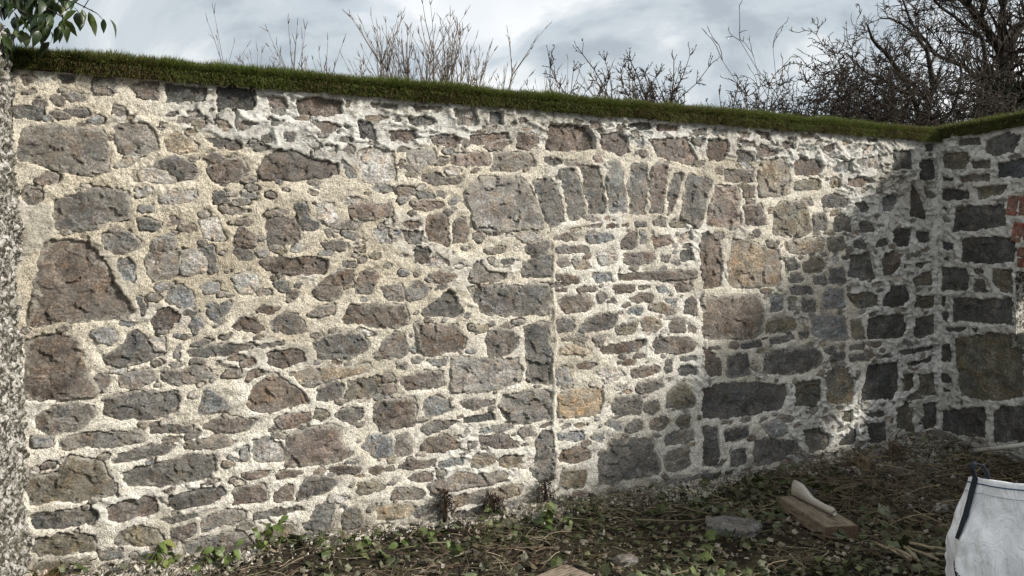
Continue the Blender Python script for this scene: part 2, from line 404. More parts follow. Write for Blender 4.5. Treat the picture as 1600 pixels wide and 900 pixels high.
# traced stones: class, then u,z in millimetres along and up the wall
STONES_MAIN = """
g 22 2499 82 2530 105 2493 55 2463
k 190 2527 273 2532 270 2489 218 2481
g 355 2520 453 2525 459 2455 369 2441
b 532 2502 568 2519 668 2528 665 2421 562 2440
k 705 2521 905 2518 898 2450 753 2428 709 2431
k 964 2533 1160 2533 1153 2416 1038 2429 971 2403
g 215 2434 325 2434 319 2400 258 2395
k -11 2351 82 2355 144 2340 116 2292 11 2291
k 224 2349 334 2358 340 2321 247 2315
r 1237 2496 1325 2503 1342 2438 1247 2449
r 1389 2486 1523 2516 1650 2500 1654 2432 1553 2417 1407 2417
k 1818 2501 1983 2511 1975 2487 1845 2481
b 1479 2374 1635 2359 1597 2322 1542 2315
k 1237 2379 1321 2356 1265 2330
k 1752 2393 1818 2398 1849 2296 1756 2294
t 958 2345 1004 2348 1038 2308 981 2290
b 885 2255 981 2240 1085 2225 1092 2196 964 2189
k 1195 2275 1240 2285 1244 2241 1202 2242
k 1314 2297 1385 2305 1371 2256 1328 2257
g 44 2232 178 2260 334 2251 399 2245 429 2132 429 2038 352 2021 258 2031 178 2047 110 2070 27 2079 16 2123
g 456 2279 519 2304 605 2296 649 2268 655 2165 581 2140 483 2149 462 2208
t 699 2223 753 2264 859 2197 859 2155 712 2161
k 661 2103 743 2132 814 2111 866 2057 840 2024 769 2018 712 2064 643 2082
w 525 2029 643 2068 763 2004 712 1988 550 1996
k 184 1883 287 1919 369 1952 465 1952 519 1926 529 1865 525 1797 459 1782 387 1771 375 1734 282 1726 178 1731 178 1807
w 556 1955 636 1965 643 1937 562 1907
u 571 1860 636 1865 636 1834 574 1832
w 668 1910 737 1954 859 1951 872 1910 801 1880 686 1880
g 49 1934 116 1943 127 1881 69 1847 44 1879
k 565 1791 627 1789 680 1766 652 1731 581 1740
g 399 1704 519 1722 574 1668 571 1634 459 1610 417 1640
g 636 1669 724 1711 756 1677 750 1638 630 1634
b 127 1659 178 1676 334 1670 364 1620 399 1566 447 1499 459 1445 507 1362 550 1293 495 1254 340 1253 224 1250 167 1233 105 1232 63 1243 88 1372 99 1483 110 1574
u 477 1566 519 1580 556 1532 544 1464 507 1457 471 1512
g 602 1600 636 1621 782 1628 769 1506 712 1472 636 1462 612 1511
w 791 1621 859 1625 912 1558 898 1512 782 1488
k 866 1635 938 1646 958 1508 925 1505 918 1565
u 696 1351 721 1420 788 1429 833 1397 840 1312 795 1307 731 1336
r 633 1249 668 1300 712 1309 775 1272 772 1238 712 1195 649 1201
u 833 1249 866 1255 889 1212 843 1165 824 1201
k 550 1389 587 1367 605 1319 587 1278
u 346 1192 399 1210 447 1215 465 1167 435 1131 384 1147
b 44 1159 127 1195 195 1205 282 1168 302 1094 317 1020 352 938 381 882 358 861 258 865 178 854 49 854 44 946
k 369 964 423 970 435 926 399 881 384 902
k 405 1062 459 1093 507 1131 513 1185 556 1194 599 1165 618 1113 693 1067 612 1037 535 1021 483 1004 429 1027
w 624 1147 693 1150 699 1074 649 1090
u 743 1089 782 1122 769 1036 743 1037
g 483 936 519 968 636 981 646 929 565 890 489 898
g 686 978 785 965 840 993 892 990 931 935 833 899 769 896 693 922
g 94 773 167 819 247 833 358 811 364 750 293 703 184 683 99 707
k 405 847 568 869 661 855 756 852 769 813 756 758 699 728 581 718 477 733 417 772
u 866 728 905 866 971 819 1038 742
k 630 682 674 689 833 657 824 630 636 641
g 207 638 352 677 459 664 568 667 587 649 587 601 519 604 441 588 340 598 218 597
u 77 670 172 668 167 622 88 624
k 447 520 519 546 643 575 731 573 743 554 693 528 581 512 453 499
g 801 573 898 584 984 597 1058 554 1014 530 833 534 807 544
o 71 469 195 468 224 524 258 553 387 513 417 442 459 390 471 328 340 331 258 322 167 327 77 332 60 425
k 489 441 587 464 699 479 782 498 898 500 951 494 958 422 931 372 892 352 833 356 674 344 612 365 519 369
r 411 275 459 289 550 297 655 294 661 200 581 198 489 190 447 203 417 247
k 718 290 833 307 898 309 984 299 998 268 931 227 846 217 753 216 718 241
k 66 269 139 285 212 281 340 271 381 239 352 196 258 196 94 203
k 668 172 769 179 853 178 846 161 737 152
o 88 142 155 165 311 145 364 121 364 54 305 49 127 64 82 91
o 459 79 477 144 550 161 661 111 693 37 581 44 471 67
b 731 108 840 127 853 76 785 40 737 44
o 110 28 340 17 369 -48 195 -52 88 -27
g 375 45 489 48 495 -1 399 -2
b 918 2081 1011 2128 1085 2135 1119 2075 1058 2008 991 1995 931 2010
b 1181 2078 1209 2145 1293 2193 1378 2194 1450 2164 1523 2153 1627 2143 1635 2076 1568 2050 1465 2046 1335 2030 1237 2030 1188 2035
u 1650 2159 1695 2131 1749 2058 1688 2047
w 1741 2217 1826 2245 1963 2229 1975 2059 1865 2024 1775 2036 1756 2127
k 941 1947 998 1949 1024 1896 948 1883
u 1089 1945 1167 1944 1160 1918 1099 1916
b 1230 1796 1307 1816 1378 1814 1407 1741 1400 1667 1307 1655 1230 1658
b 1092 1754 1167 1694 1160 1647 1051 1657
w 872 1786 964 1799 998 1682 892 1692
k 1392 1895 1436 1897 1472 1801 1523 1779 1487 1742 1428 1748 1407 1814
w 1487 1898 1597 1893 1635 1800 1568 1780 1512 1817
r 1699 1885 1749 1905 1943 1903 1951 1841 1810 1815 1718 1821
b 1523 1667 1635 1679 1680 1661 1665 1623 1560 1637
w 1845 1746 1923 1755 1951 1670 1865 1662
b 1188 1557 1223 1575 1378 1585 1494 1589 1568 1570 1575 1525 1545 1488 1436 1481 1307 1494 1230 1516
u 1167 1622 1237 1625 1219 1593 1181 1593
w 1038 1471 1112 1499 1174 1484 1181 1426 1147 1383 1072 1392
u 875 1424 915 1445 964 1440 978 1394 892 1389
b 1487 1384 1560 1465 1642 1502 1710 1509 1707 1440 1650 1419 1627 1344 1531 1346
r 1749 1501 1857 1504 1872 1477 1826 1370 1733 1364
b 1342 1383 1385 1401 1403 1352 1342 1328
u 915 1339 964 1316 1031 1343 1038 1307 991 1266 991 1209 944 1232 918 1275
g 1450 1247 1523 1290 1605 1306 1601 1261 1531 1241
b 1045 1199 1092 1248 1153 1253 1209 1193 1223 1164 1153 1163 1078 1177
g 1244 1214 1272 1249 1307 1270 1400 1260 1436 1192 1465 1146 1378 1146 1265 1162
b 1650 1245 1703 1300 1826 1308 1904 1299 2031 1287 2063 1181 1983 1164 1845 1162 1749 1181 1657 1195
k 807 1076 898 1092 1140 1102 1147 1080 1018 1044 898 1036 827 1047
k 1167 1086 1307 1102 1314 1087 1181 1068
k 1494 1093 1582 1127 1691 1137 1772 1119 1810 1056 1749 1013 1695 978 1597 983 1509 995
g 1920 1089 1967 1126 2023 1116 2055 1044 2047 982 1951 971 1872 976 1841 1000
b 1223 1040 1350 1056 1421 1037 1443 992 1371 966 1307 955 1230 974
t 1350 916 1605 953 1627 921 1810 944 1818 917 1672 880 1450 843 1414 860
b 1119 945 1167 956 1230 927 1153 906 1119 887
g 984 917 1024 961 1092 961 1082 911
k 1501 757 1523 823 1612 847 1657 821 1642 761 1509 749
o 1680 857 1841 873 1951 882 1975 822 1959 784 1749 746 1665 737 1695 795
R 1112 751 1140 828 1181 883 1265 921 1350 857 1450 791 1465 730 1307 721 1251 696 1195 701 1147 726
k 1620 658 1650 678 1779 690 1775 622 1726 595 1657 624
b 1841 685 1904 719 2088 720 2104 656 2088 548 1983 549 1904 541 1849 592
r 879 664 964 691 1112 679 1167 667 1126 620 1018 615 885 638
r 1272 658 1350 680 1465 689 1465 641 1392 610 1307 600
r 1332 520 1364 569 1494 594 1590 600 1642 573 1650 466 1710 430 1695 401 1523 374 1335 391
w 1147 553 1237 566 1314 515 1314 419 1174 427 1143 474
u 1085 509 1126 530 1123 447 1092 443
u 1764 462 1826 517 1904 510 1955 490 1955 389 1865 375 1772 446
g 1975 496 2047 512 2071 478 2071 384 1983 370
b 1092 364 1181 372 1237 366 1230 341 1119 336
b 1275 343 1328 359 1443 342 1378 324 1286 320
b 1579 353 1627 355 1764 332 1756 303 1597 321
b 1787 330 1951 315 1959 291 1826 283
r 1045 270 1065 292 1209 293 1230 210 1126 205 1048 208
b 1265 235 1307 266 1360 274 1364 193 1265 191
k 1392 189 1414 260 1472 309 1568 298 1627 265 1582 225 1494 206
o 1726 185 1741 236 1833 240 1927 206 1888 180 1764 164
g 879 128 912 159 1004 175 1099 162 1106 111 1051 97 978 93 885 71
k 1153 140 1237 151 1385 146 1428 118 1350 114 1167 106
g 788 23 866 39 1085 56 1126 0 1174 -65 1112 -77 931 -91 801 -77
o 1167 16 1237 49 1364 53 1382 14 1350 -11 1195 -32
k 1428 29 1479 59 1494 139 1553 154 1605 132 1590 13 1560 -12 1450 4
o 1650 50 1672 93 1741 99 1772 34 1772 -12 1672 -13
o 1665 -35 1802 -32 1818 -88 1718 -100 1657 -94
o 1833 -29 1951 -30 1967 -102 1841 -99
t 1853 69 1904 85 2063 80 2096 36 2047 -4 1904 0 1857 6
k 1432 -16 1560 -31 1597 -93 1487 -91 1421 -59
k 2047 2434 2194 2452 2236 2419 2145 2397 2063 2403
w 2345 2507 2482 2517 2508 2422 2375 2409
u 2592 2509 2681 2520 2676 2437 2596 2428
r 2063 2513 2269 2521 2269 2489 2104 2489
r 1927 2351 2096 2362 2120 2317 2080 2291 1951 2291
r 2186 2337 2311 2352 2396 2325 2362 2283 2227 2283
r 2452 2353 2592 2370 2712 2394 2717 2353 2535 2301 2461 2305
r 2776 2398 2914 2390 2942 2333 2868 2287 2785 2307
r 3017 2473 3171 2475 3308 2467 3358 2392 3368 2310 3219 2289 3074 2277 2975 2284 2998 2379
w 2047 2234 2211 2247 2236 2181 2104 2123 2055 2180
r 2332 2229 2579 2255 2587 2173 2482 2160 2337 2161
g 2632 2249 2685 2260 2895 2255 2914 2180 2712 2138 2605 2141 2614 2183
g 2980 2242 3084 2248 3122 2207 2989 2184
b 2145 2089 2252 2106 2294 2072 2405 2092 2413 2060 2227 2033 2145 2058
r 2071 1922 2169 1936 2278 1919 2269 1903 2169 1877 2104 1883
u 2311 1928 2396 1971 2379 1938 2328 1909
G 2431 1988 2465 2054 2535 2093 2659 2098 2812 2100 2868 2061 2923 1953 2961 1845 2980 1773 2822 1767 2659 1740 2587 1739 2500 1771 2474 1852 2439 1940
b 2161 1821 2178 1841 2294 1852 2307 1792 2311 1656 2244 1672 2186 1695 2169 1750
b 2358 1809 2396 1834 2431 1818 2448 1754 2431 1681 2345 1672 2349 1753
g 2023 1741 2145 1742 2128 1671 2063 1663 2031 1694
k 2088 1624 2178 1640 2203 1616 2153 1545 2096 1553
w 2194 1576 2227 1616 2311 1552 2328 1520 2178 1529
b 2186 1473 2252 1492 2375 1471 2337 1432 2269 1421 2211 1445
g 2456 1495 2474 1543 2535 1559 2570 1494 2703 1476 2712 1443 2614 1428 2461 1426
b 2561 1633 2694 1650 2685 1617 2579 1600
k 2831 1642 2933 1676 3008 1693 3003 1617 2914 1592 2849 1608
k 2822 1542 2895 1579 3027 1600 3027 1456 2942 1448 2822 1466
w 2749 1724 2933 1743 2961 1701 2840 1684
g 1880 1399 1927 1414 2007 1413 2031 1326 1927 1329
g 2039 1373 2096 1443 2161 1418 2203 1386 2153 1339 2055 1314
k 2128 1237 2252 1321 2320 1384 2354 1359 2413 1237 2362 1206 2294 1208 2145 1221
k 2439 1390 2552 1404 2749 1401 3008 1405 3027 1337 3017 1210 2785 1209 2605 1206 2535 1225 2500 1307 2456 1357
b 2100 1183 2244 1170 2362 1158 2431 1083 2431 1010 2388 980 2269 986 2161 984 2128 1025
o 2452 1146 2592 1149 2587 1109 2504 1104 2461 1122
g 2570 1052 2596 1108 2650 1127 2749 1102 2794 1067 2776 1001 2730 962 2659 949 2587 957
k 2831 1124 2923 1154 3017 1151 3032 912 3027 743 2961 739 2858 771 2849 922
u 2178 943 2303 960 2299 904 2211 917
k 1991 930 2039 943 2043 896 1983 915
r 2003 844 2063 863 2169 880 2269 866 2278 786 2145 771 2039 779 2007 820
g 1896 882 1951 878 1967 838 1904 827
r 1896 812 1967 815 1971 768 1904 757
G 2332 959 2482 950 2659 925 2785 926 2826 848 2803 767 2659 735 2482 727 2337 742
u 2153 708 2227 714 2311 688 2345 621 2261 612 2161 600
g 2388 674 2500 685 2623 664 2614 636 2500 616 2422 623
k 2413 567 2500 580 2596 584 2632 540 2517 533 2413 534
G 2654 620 2685 684 2822 707 2989 708 3036 683 3046 504 2933 497 2776 502 2712 549
k 2128 520 2169 548 2286 570 2362 563 2371 538 2252 509 2178 488
b 2137 433 2186 460 2294 469 2379 417 2371 385 2294 373 2194 380 2141 401
r 2513 448 2712 433 2749 388 2840 354 2749 347 2535 377
g 2439 419 2491 414 2500 380 2448 369
k 2923 380 2961 444 3036 437 3055 316 3055 103 2961 93 2914 145 2881 191 2933 202 2923 304
b 1991 315 2104 330 2219 321 2227 289 2104 287
u 2252 310 2311 319 2413 320 2405 277 2261 277
t 2456 296 2500 332 2614 324 2623 269 2535 242 2474 261
t 2650 291 2685 308 2822 285 2803 225 2730 220 2650 242
r 2047 238 2112 254 2203 252 2203 204 2063 209
g 2186 174 2345 211 2362 238 2482 212 2659 204 2730 175 2703 153 2570 136 2362 129 2211 124
g 1943 150 1983 183 2104 173 2161 122 2145 97 1951 117
t 2345 75 2482 90 2749 106 2822 89 2803 41 2659 18 2482 17 2362 8 2337 44
k 2080 15 2112 42 2227 66 2252 23 2236 -7 2112 -13
k 2311 -25 2431 -17 2570 5 2623 -34 2552 -74 2413 -63
g 2641 -12 2749 7 2933 0 2895 -46 2749 -60 2659 -56
g 1888 -118 1951 -115 1983 -159 1912 -171
g 2007 -46 2104 -44 2128 -87 2039 -105
k 2145 -57 2269 -27 2290 -66 2186 -95
v 2895 2074 2970 2107 3036 2109 3065 2051 3113 1950 3132 1822 3084 1788 3017 1774 2989 1845 2942 1971
v 3084 2163 3142 2182 3210 2185 3249 2066 3288 1938 3288 1868 3180 1832 3142 1934 3103 2061
v 3259 2196 3388 2211 3423 2116 3453 1951 3448 1881 3398 1866 3318 1886 3288 2024
x 3479 2242 3560 2254 3591 2167 3607 2035 3612 1902 3479 1872 3463 1986 3458 2118
v 3643 2223 3696 2252 3791 2248 3802 2131 3786 1960 3770 1879 3643 1885 3633 2036
y 3834 2223 3888 2248 3953 2238 3942 2091 3920 1932 3899 1890 3812 1888 3812 2042
v 4008 2185 4085 2179 4074 2096 4030 1966 3997 1892 3953 1882 3964 2001 3986 2116
v 4141 2200 4220 2167 4346 2144 4323 2058 4289 1964 4255 1833 4209 1795 4130 1840 4074 1866 4096 2005 4119 2107
r 4375 2107 4582 2110 4600 1972 4606 1810 4451 1798 4289 1805 4329 1937
r 3408 2417 3519 2438 3623 2417 3643 2303 3571 2282 3428 2309
u 3685 2421 3743 2429 3749 2345 3696 2342
r 3791 2405 3964 2429 4108 2438 4175 2341 4209 2287 4175 2248 4008 2268 3855 2305
k 3633 2498 3727 2531 3823 2525 3823 2493 3738 2465
r 3861 2518 4052 2527 4052 2490 3877 2474
k 4153 2506 4289 2515 4289 2468 4175 2466
u 4346 2518 4475 2517 4463 2484 4358 2477
k 4164 2432 4277 2444 4277 2411 4198 2397
r 4306 2441 4498 2453 4498 2367 4451 2289 4323 2292 4289 2356
r 4582 2515 4702 2513 4678 2478 4606 2474
r 4751 2531 4887 2525 4887 2466 4813 2477
k 4570 2371 4702 2359 4739 2303 4570 2286
r 4751 2400 4813 2433 4950 2392 4975 2374 4763 2334
k 4582 2439 4739 2448 4751 2410 4630 2408
b 4364 2224 4428 2236 4440 2199 4381 2192
g 4463 2228 4727 2240 4739 2154 4570 2133 4463 2139
t 4788 2306 5039 2343 5077 2251 5083 2069 4925 2049 4788 2045
b 4642 2098 4727 2110 4739 2038 4642 2035
b 4648 1964 4800 1977 4850 1833 4660 1816
o 4950 1967 5020 2008 5239 2019 5278 1920 5305 1785 5219 1749 4925 1756 4931 1864
r 5122 2307 5193 2356 5391 2335 5431 2287 5391 2235 5141 2214
u 5512 2270 5622 2347 5733 2363 5733 2280 5608 2249
w 5789 2365 6032 2409 6061 2316 5838 2295
o 5141 2150 5272 2180 5391 2189 5404 2114 5148 2105
o 5499 2199 5608 2213 5608 2142 5499 2138
r 5698 2207 5874 2234 5960 2201 5838 2150 5677 2154
k 5418 2049 5553 2084 5691 2042 5677 1985 5526 1976 5431 1984
k 5747 2013 5874 2037 5960 1976 5831 1942
u 6069 2063 6194 2120 6268 2080 6209 1982 6091 1953
k 5331 1916 5445 1929 5472 1803 5325 1781
k 5553 1895 5649 1923 5733 1873 5733 1785 5540 1783
k 5803 1859 5888 1881 5974 1851 6003 1789 5803 1781
k 6224 1823 6427 1815 6397 1665 6298 1664 6194 1706
b 6420 2224 6527 2109 6589 1937 6574 1899 6404 1933 6397 2095
k 6519 2402 6699 2416 6723 2258 6621 2227 6512 2233
g 6543 2544 6683 2552 6699 2493 6574 2475
k 6566 2149 6715 2110 6699 2082 6582 2100
k 6201 2460 6435 2484 6450 2323 6179 2300
k 5888 2542 6018 2555 6018 2518 5910 2517
o 5193 2535 5311 2552 5338 2519 5206 2505
r 5000 2463 5128 2471 5141 2417 5013 2405
r 5425 2458 5546 2480 5540 2424 5418 2407
b 4237 1758 4300 1777 4405 1704 4445 1543 4428 1364 4266 1348 4243 1544
T 4528 1709 4666 1715 4788 1668 4963 1629 5000 1531 5000 1365 4800 1358 4510 1368 4487 1505
t 5039 1693 5219 1715 5431 1726 5431 1630 5232 1610 5051 1630
o 5472 1727 5649 1738 5677 1651 5492 1625
g 5747 1719 5888 1725 5917 1652 5761 1652
k 5989 1705 6120 1737 6164 1685 6003 1652
k 6466 1794 6660 1802 6668 1709 6481 1686
b 6069 1537 6113 1616 6216 1632 6298 1589 6283 1504 6179 1430 6076 1431
k 5719 1595 5931 1616 5974 1506 6003 1411 5831 1393 5698 1425
k 5051 1566 5128 1575 5180 1501 5064 1472
o 5219 1530 5311 1585 5404 1575 5451 1519 5411 1474 5239 1470
k 5499 1488 5649 1487 5677 1374 5499 1377
g 5077 1422 5219 1426 5232 1391 5083 1393
k 5325 1424 5458 1428 5472 1367 5338 1369
k 5077 1353 5311 1354 5325 1289 5103 1294
u 5431 1297 5472 1337 5649 1323 5663 1179 5418 1176
o 5698 1281 5874 1293 6032 1280 6032 1180 5803 1165 5733 1229
k 6069 1221 6194 1345 6329 1343 6397 1288 6404 1224 6344 1166 6083 1168
o 6427 1390 6543 1443 6676 1469 6691 1348 6466 1319
k 6420 1492 6481 1535 6621 1535 6543 1481
k 6351 1600 6527 1622 6527 1589 6359 1579
o 6466 1254 6699 1255 6691 1151 6435 1147
b 4255 1293 4451 1298 4776 1301 4831 1183 4813 1009 4702 975 4451 977 4260 976
u 4893 1283 5013 1300 5020 1178 4893 1162
g 5064 1270 5148 1263 5141 1174 5064 1171
k 5206 1242 5338 1249 5358 1158 5219 1152
o 4850 1085 4937 1116 5128 1120 5167 1034 5000 1016 4844 988
u 5298 1114 5526 1122 5663 1103 5705 921 5526 924 5338 942
o 5733 1059 5838 1071 5874 924 5754 919
k 5903 1079 6091 1104 6359 1107 6366 967 6313 905 5924 911
k 6466 1071 6699 1085 6707 921 6543 895 6427 911
k 4881 958 5128 976 5141 946 4906 918
k 4618 931 4800 952 4813 903 4630 902
k 5180 994 5285 1000 5285 940 5193 944
b 4260 929 4323 908 4422 837 4434 713 4277 714
k 4493 833 4570 857 4678 856 4702 706 4487 701
k 4837 853 5020 873 5278 885 5398 844 5418 752 5285 685 5026 676 4825 703
k 5445 857 5553 872 5567 815 5458 816
k 5499 778 5649 831 5663 769 5512 747
k 5705 865 5895 871 5874 836 5719 838
k 5719 776 5874 799 5888 746 5719 746
k 6003 772 6164 784 6194 751 6018 750
k 6268 789 6699 833 6707 794 6313 760
k 6374 687 6683 735 6691 686 6389 665
k 4260 631 4451 646 4715 643 5051 596 5077 535 5026 411 4825 408 4510 386 4266 398
o 5135 600 5398 617 5398 461 5338 415 5141 426
t 5458 664 5705 695 5761 557 5733 405 5608 404 5458 436
k 5931 702 6261 705 6283 479 6216 394 5831 418 5860 530
o 6329 599 6450 597 6450 489 6389 450 6321 455
o 6519 582 6699 592 6723 393 6496 410
o 5643 350 5733 353 5733 250 5622 260
g 5418 318 5512 341 5581 284 5458 254
u 4813 307 4975 332 5039 292 5090 218 4900 216
k 4457 292 4678 314 4690 256 4570 219 4469 220
k 4751 202 4850 206 5154 162 5193 79 5000 40 4850 7 4727 11
k 4522 143 4666 143 4666 37 4522 34
k 5219 231 5391 240 5526 151 5499 78 5285 49
k 5594 84 5663 154 5775 205 5803 140 5775 71
k 5910 214 6105 217 6120 68 5931 55
k 5874 310 6105 307 6120 269 5888 278
o 6238 312 6374 387 6450 268 6473 77 6238 163
k 6558 329 6723 349 6723 135 6543 114
b 3249 1799 3418 1814 3423 1793 3268 1777
b 3443 1810 3649 1823 3623 1787 3453 1780
k 3685 1828 3770 1834 3780 1802 3685 1801
r 3834 1844 3931 1855 3937 1805 3845 1812
g 3055 1723 3132 1745 3244 1742 3229 1699 3055 1694
u 3298 1734 3499 1745 3509 1706 3448 1679 3308 1678
b 3560 1680 3623 1747 3696 1774 3701 1654 3571 1649
u 3722 1770 3770 1762 3780 1681 3722 1676
r 3812 1726 3975 1746 3997 1682 3855 1654
w 4024 1728 4153 1766 4186 1707 4052 1673
g 3051 1643 3122 1660 3288 1661 3328 1613 3219 1609 3060 1617
w 3378 1609 3519 1644 3560 1547 3408 1530
r 3074 1557 3146 1583 3171 1540 3103 1515
t 3200 1540 3278 1574 3348 1513 3210 1501
r 3591 1609 3845 1618 3855 1555 3675 1533 3591 1547
k 3888 1600 3975 1595 3975 1545 3899 1555
k 4052 1618 4164 1646 4186 1554 4063 1545
b 3055 1472 3239 1445 3239 1415 3151 1411 3065 1443
u 3348 1469 3499 1481 3509 1415 3368 1413
b 3545 1467 3888 1482 4209 1489 4209 1433 3888 1419 3550 1419
b 3065 1370 3151 1377 3142 1347 3074 1344
b 3229 1367 3368 1382 3378 1356 3244 1354
b 3509 1384 3675 1386 3675 1350 3530 1340
o 3706 1385 3807 1384 3812 1357 3717 1358
u 3855 1374 3920 1382 3997 1335 3866 1319
b 4024 1380 4063 1407 4164 1387 4175 1350 4096 1324 4041 1334
b 3074 1302 3142 1326 3318 1318 3348 1261 3308 1214 3132 1215
g 3378 1330 3448 1346 3468 1306 3398 1268
k 3453 1267 3509 1314 3545 1264
b 3638 1293 3727 1327 3845 1329 3823 1275 3664 1275
t 3802 1231 3888 1265 3975 1226 4030 1197 3997 1175 3823 1212
u 3931 1282 4041 1288 4030 1224 3986 1239
b 4085 1186 4108 1268 4164 1304 4209 1266 4209 1155 4096 1177
u 3591 1210 3675 1234 3749 1223 3738 1188 3633 1178
k 3060 1149 3113 1173 3190 1162 3205 1101 3171 1085 3065 1089
k 3239 1104 3318 1175 3468 1205 3545 1194 3540 1132 3468 1091 3328 1087 3249 1082
o 3530 1097 3591 1121 3706 1131 3685 1064 3612 1050 3540 1066
t 3738 1143 3812 1163 3888 1138 3909 1092 3855 1057 3749 1062
b 3964 1090 4030 1147 4096 1140 4113 1047 3986 1057
b 4130 1111 4186 1081 4198 1034 4136 1037
o 3103 1037 3318 1044 3318 1018 3113 1023
t 3065 953 3171 991 3338 957 3318 932 3098 943
g 3348 1043 3438 1057 3448 1004 3368 1003
b 3393 954 3468 981 3612 996 3770 1012 3780 953 3696 921 3571 914 3428 917
b 3828 977 3855 1017 3997 1020 4164 990 4209 950 4175 906 4052 894 3845 900
k 4063 865 4198 872 4220 838 4074 833
b 3210 864 3278 873 3368 851 3318 823 3239 836
b 3591 847 3623 880 3685 872 3685 832 3597 833
u 3065 834 3151 846 3161 785 3180 737 3074 740
w 3338 791 3418 821 3571 821 3612 757 3530 735 3448 723
b 3654 798 3877 821 3899 775 3780 746 3664 744
k 3931 845 3997 855 4002 759 3937 745
k 4041 784 4130 806 4220 783 4220 722 4052 728
w 3519 696 3649 710 3612 668 3530 665
k 3685 672 3727 704 3909 719 3926 664 3780 633 3696 644
o 3942 526 3964 616 4063 686 4108 670 4186 581 4186 507 4052 504
Y 3089 662 3171 686 3278 700 3428 690 3438 592 3408 507 3219 506 3084 526
k 3519 613 3623 623 3738 614 3743 515 3717 481 3591 487 3509 508
k 3780 566 3877 572 3877 504 3823 481 3775 512
u 3453 442 3489 461 3571 449 3571 383 3509 389
k 3612 401 3664 450 3738 453 3743 389 3696 367 3623 374
r 3791 403 3834 444 3942 453 3975 405 3909 347 3812 365
o 4019 401 4063 443 4153 445 4141 390 4052 371
o 3200 456 3318 463 3308 442 3219 437
u 3079 407 3268 398 3273 354 3190 345 3093 367
u 3338 357 3368 384 3448 368 3448 337 3408 302
k 3383 195 3408 254 3458 257 3473 326 3530 347 3717 320 3834 323 3834 228 3877 151 3899 85 3866 53 3675 48 3530 21 3388 12
g 3937 299 3997 334 4175 336 4192 256 4085 248 3942 235
g 3931 154 3975 204 4141 215 4153 84 4074 56 3953 70
b 3084 245 3113 293 3200 310 3318 281 3338 218 3229 199 3103 213
o 3089 65 3122 164 3298 144 3298 83 3268 30 3171 42
k 4260 352 4393 331 4416 131 4393 39 4266 58
o 3388 -102 3438 -65 3530 -41 3607 -95 3519 -124 3418 -123
k 3654 -101 3727 -75 3845 -35 3866 -74 3727 -120
k 3909 -52 3942 3 4085 0 4232 1 4232 -92 4052 -106 3920 -99
k 4260 -11 4546 -7 4487 -76 4272 -97
b 3185 -84 3348 -62 3348 -140 3210 -130
"""
STONES_SIDE = """
o 45 2462 292 2448 292 2369 259 2304 156 2309 39 2337
g 303 2368 465 2360 465 2298 309 2304
k 51 2270 150 2234 139 2208 57 2232
g 202 2256 460 2242 460 2196 208 2197
k 433 2523 610 2555 714 2520 655 2403 497 2392 428 2431
U 523 2333 763 2336 763 2199 518 2206
k 179 2563 374 2547 385 2504 208 2517
k 39 2168 292 2127 287 2053 39 2053
o 331 2150 600 2143 574 2085 428 2059 374 2058
k 168 1991 428 2003 584 2003 600 1826 428 1807 150 1799
k 45 2015 116 1994 80 1969
k 219 1728 320 1742 665 1735 665 1540 481 1533 208 1541
U 51 1709 162 1697 150 1643 57 1638
k 45 1573 116 1578 104 1546
k 45 1496 264 1478 292 1410 270 1304 45 1295
k 325 1485 417 1481 417 1445 331 1443
k 342 1396 417 1404 439 1301 331 1301
o 476 1472 645 1485 650 1305 554 1311 476 1385
k 39 1240 80 1242 74 1165 39 1163
k 145 1229 428 1249 660 1261 660 1052 374 1048 133 1034
k 45 1098 98 1118 98 1031 51 1044
k 57 974 253 996 242 958 150 950
k 309 996 374 1007 342 973
o 173 893 439 971 734 979 734 506 533 441 374 424 230 431 191 654
k 45 825 127 850 127 700 45 694
k 45 591 92 587 139 529 45 509
k 57 462 150 471 127 435 63 430
k 33 267 407 373 428 309 417 121 208 97 39 104
k 492 332 564 401 753 440 753 165 481 94
"""
def read_stones(txt):
    res = []
    for ln in txt.strip().splitlines():
        k, *nums = ln.split()
        v = np.array([int(q) for q in nums], float) / 1000
        res.append((k, v.reshape(-1, 2)))
    return res
def area(p):
    x, y = p[:, 0], p[:, 1]
    return 0.5 * abs(np.dot(x, np.roll(y, -1)) - np.dot(y, np.roll(x, -1)))
def poly_sdf(P, poly):
    """signed distance (negative inside) of points P (n,2)"""
    n = len(poly); d = np.full(len(P), 1e9); inside = np.zeros(len(P), bool)
    for i in range(n):
        a = poly[i]; b = poly[(i + 1) % n]
        e = b - a; w = P - a
        t = np.clip((w @ e) / max(e @ e, 1e-12), 0, 1)
        d = np.minimum(d, np.hypot(*(w - t[:, None] * e).T))
        c = ((a[1] > P[:, 1]) != (b[1] > P[:, 1]))
        if b[1] != a[1]:
            xi = a[0] + (P[:, 1] - a[1]) * (b[0] - a[0]) / (b[1] - a[1])
            inside ^= c & (P[:, 0] < xi)
    return np.where(inside, -d, d)
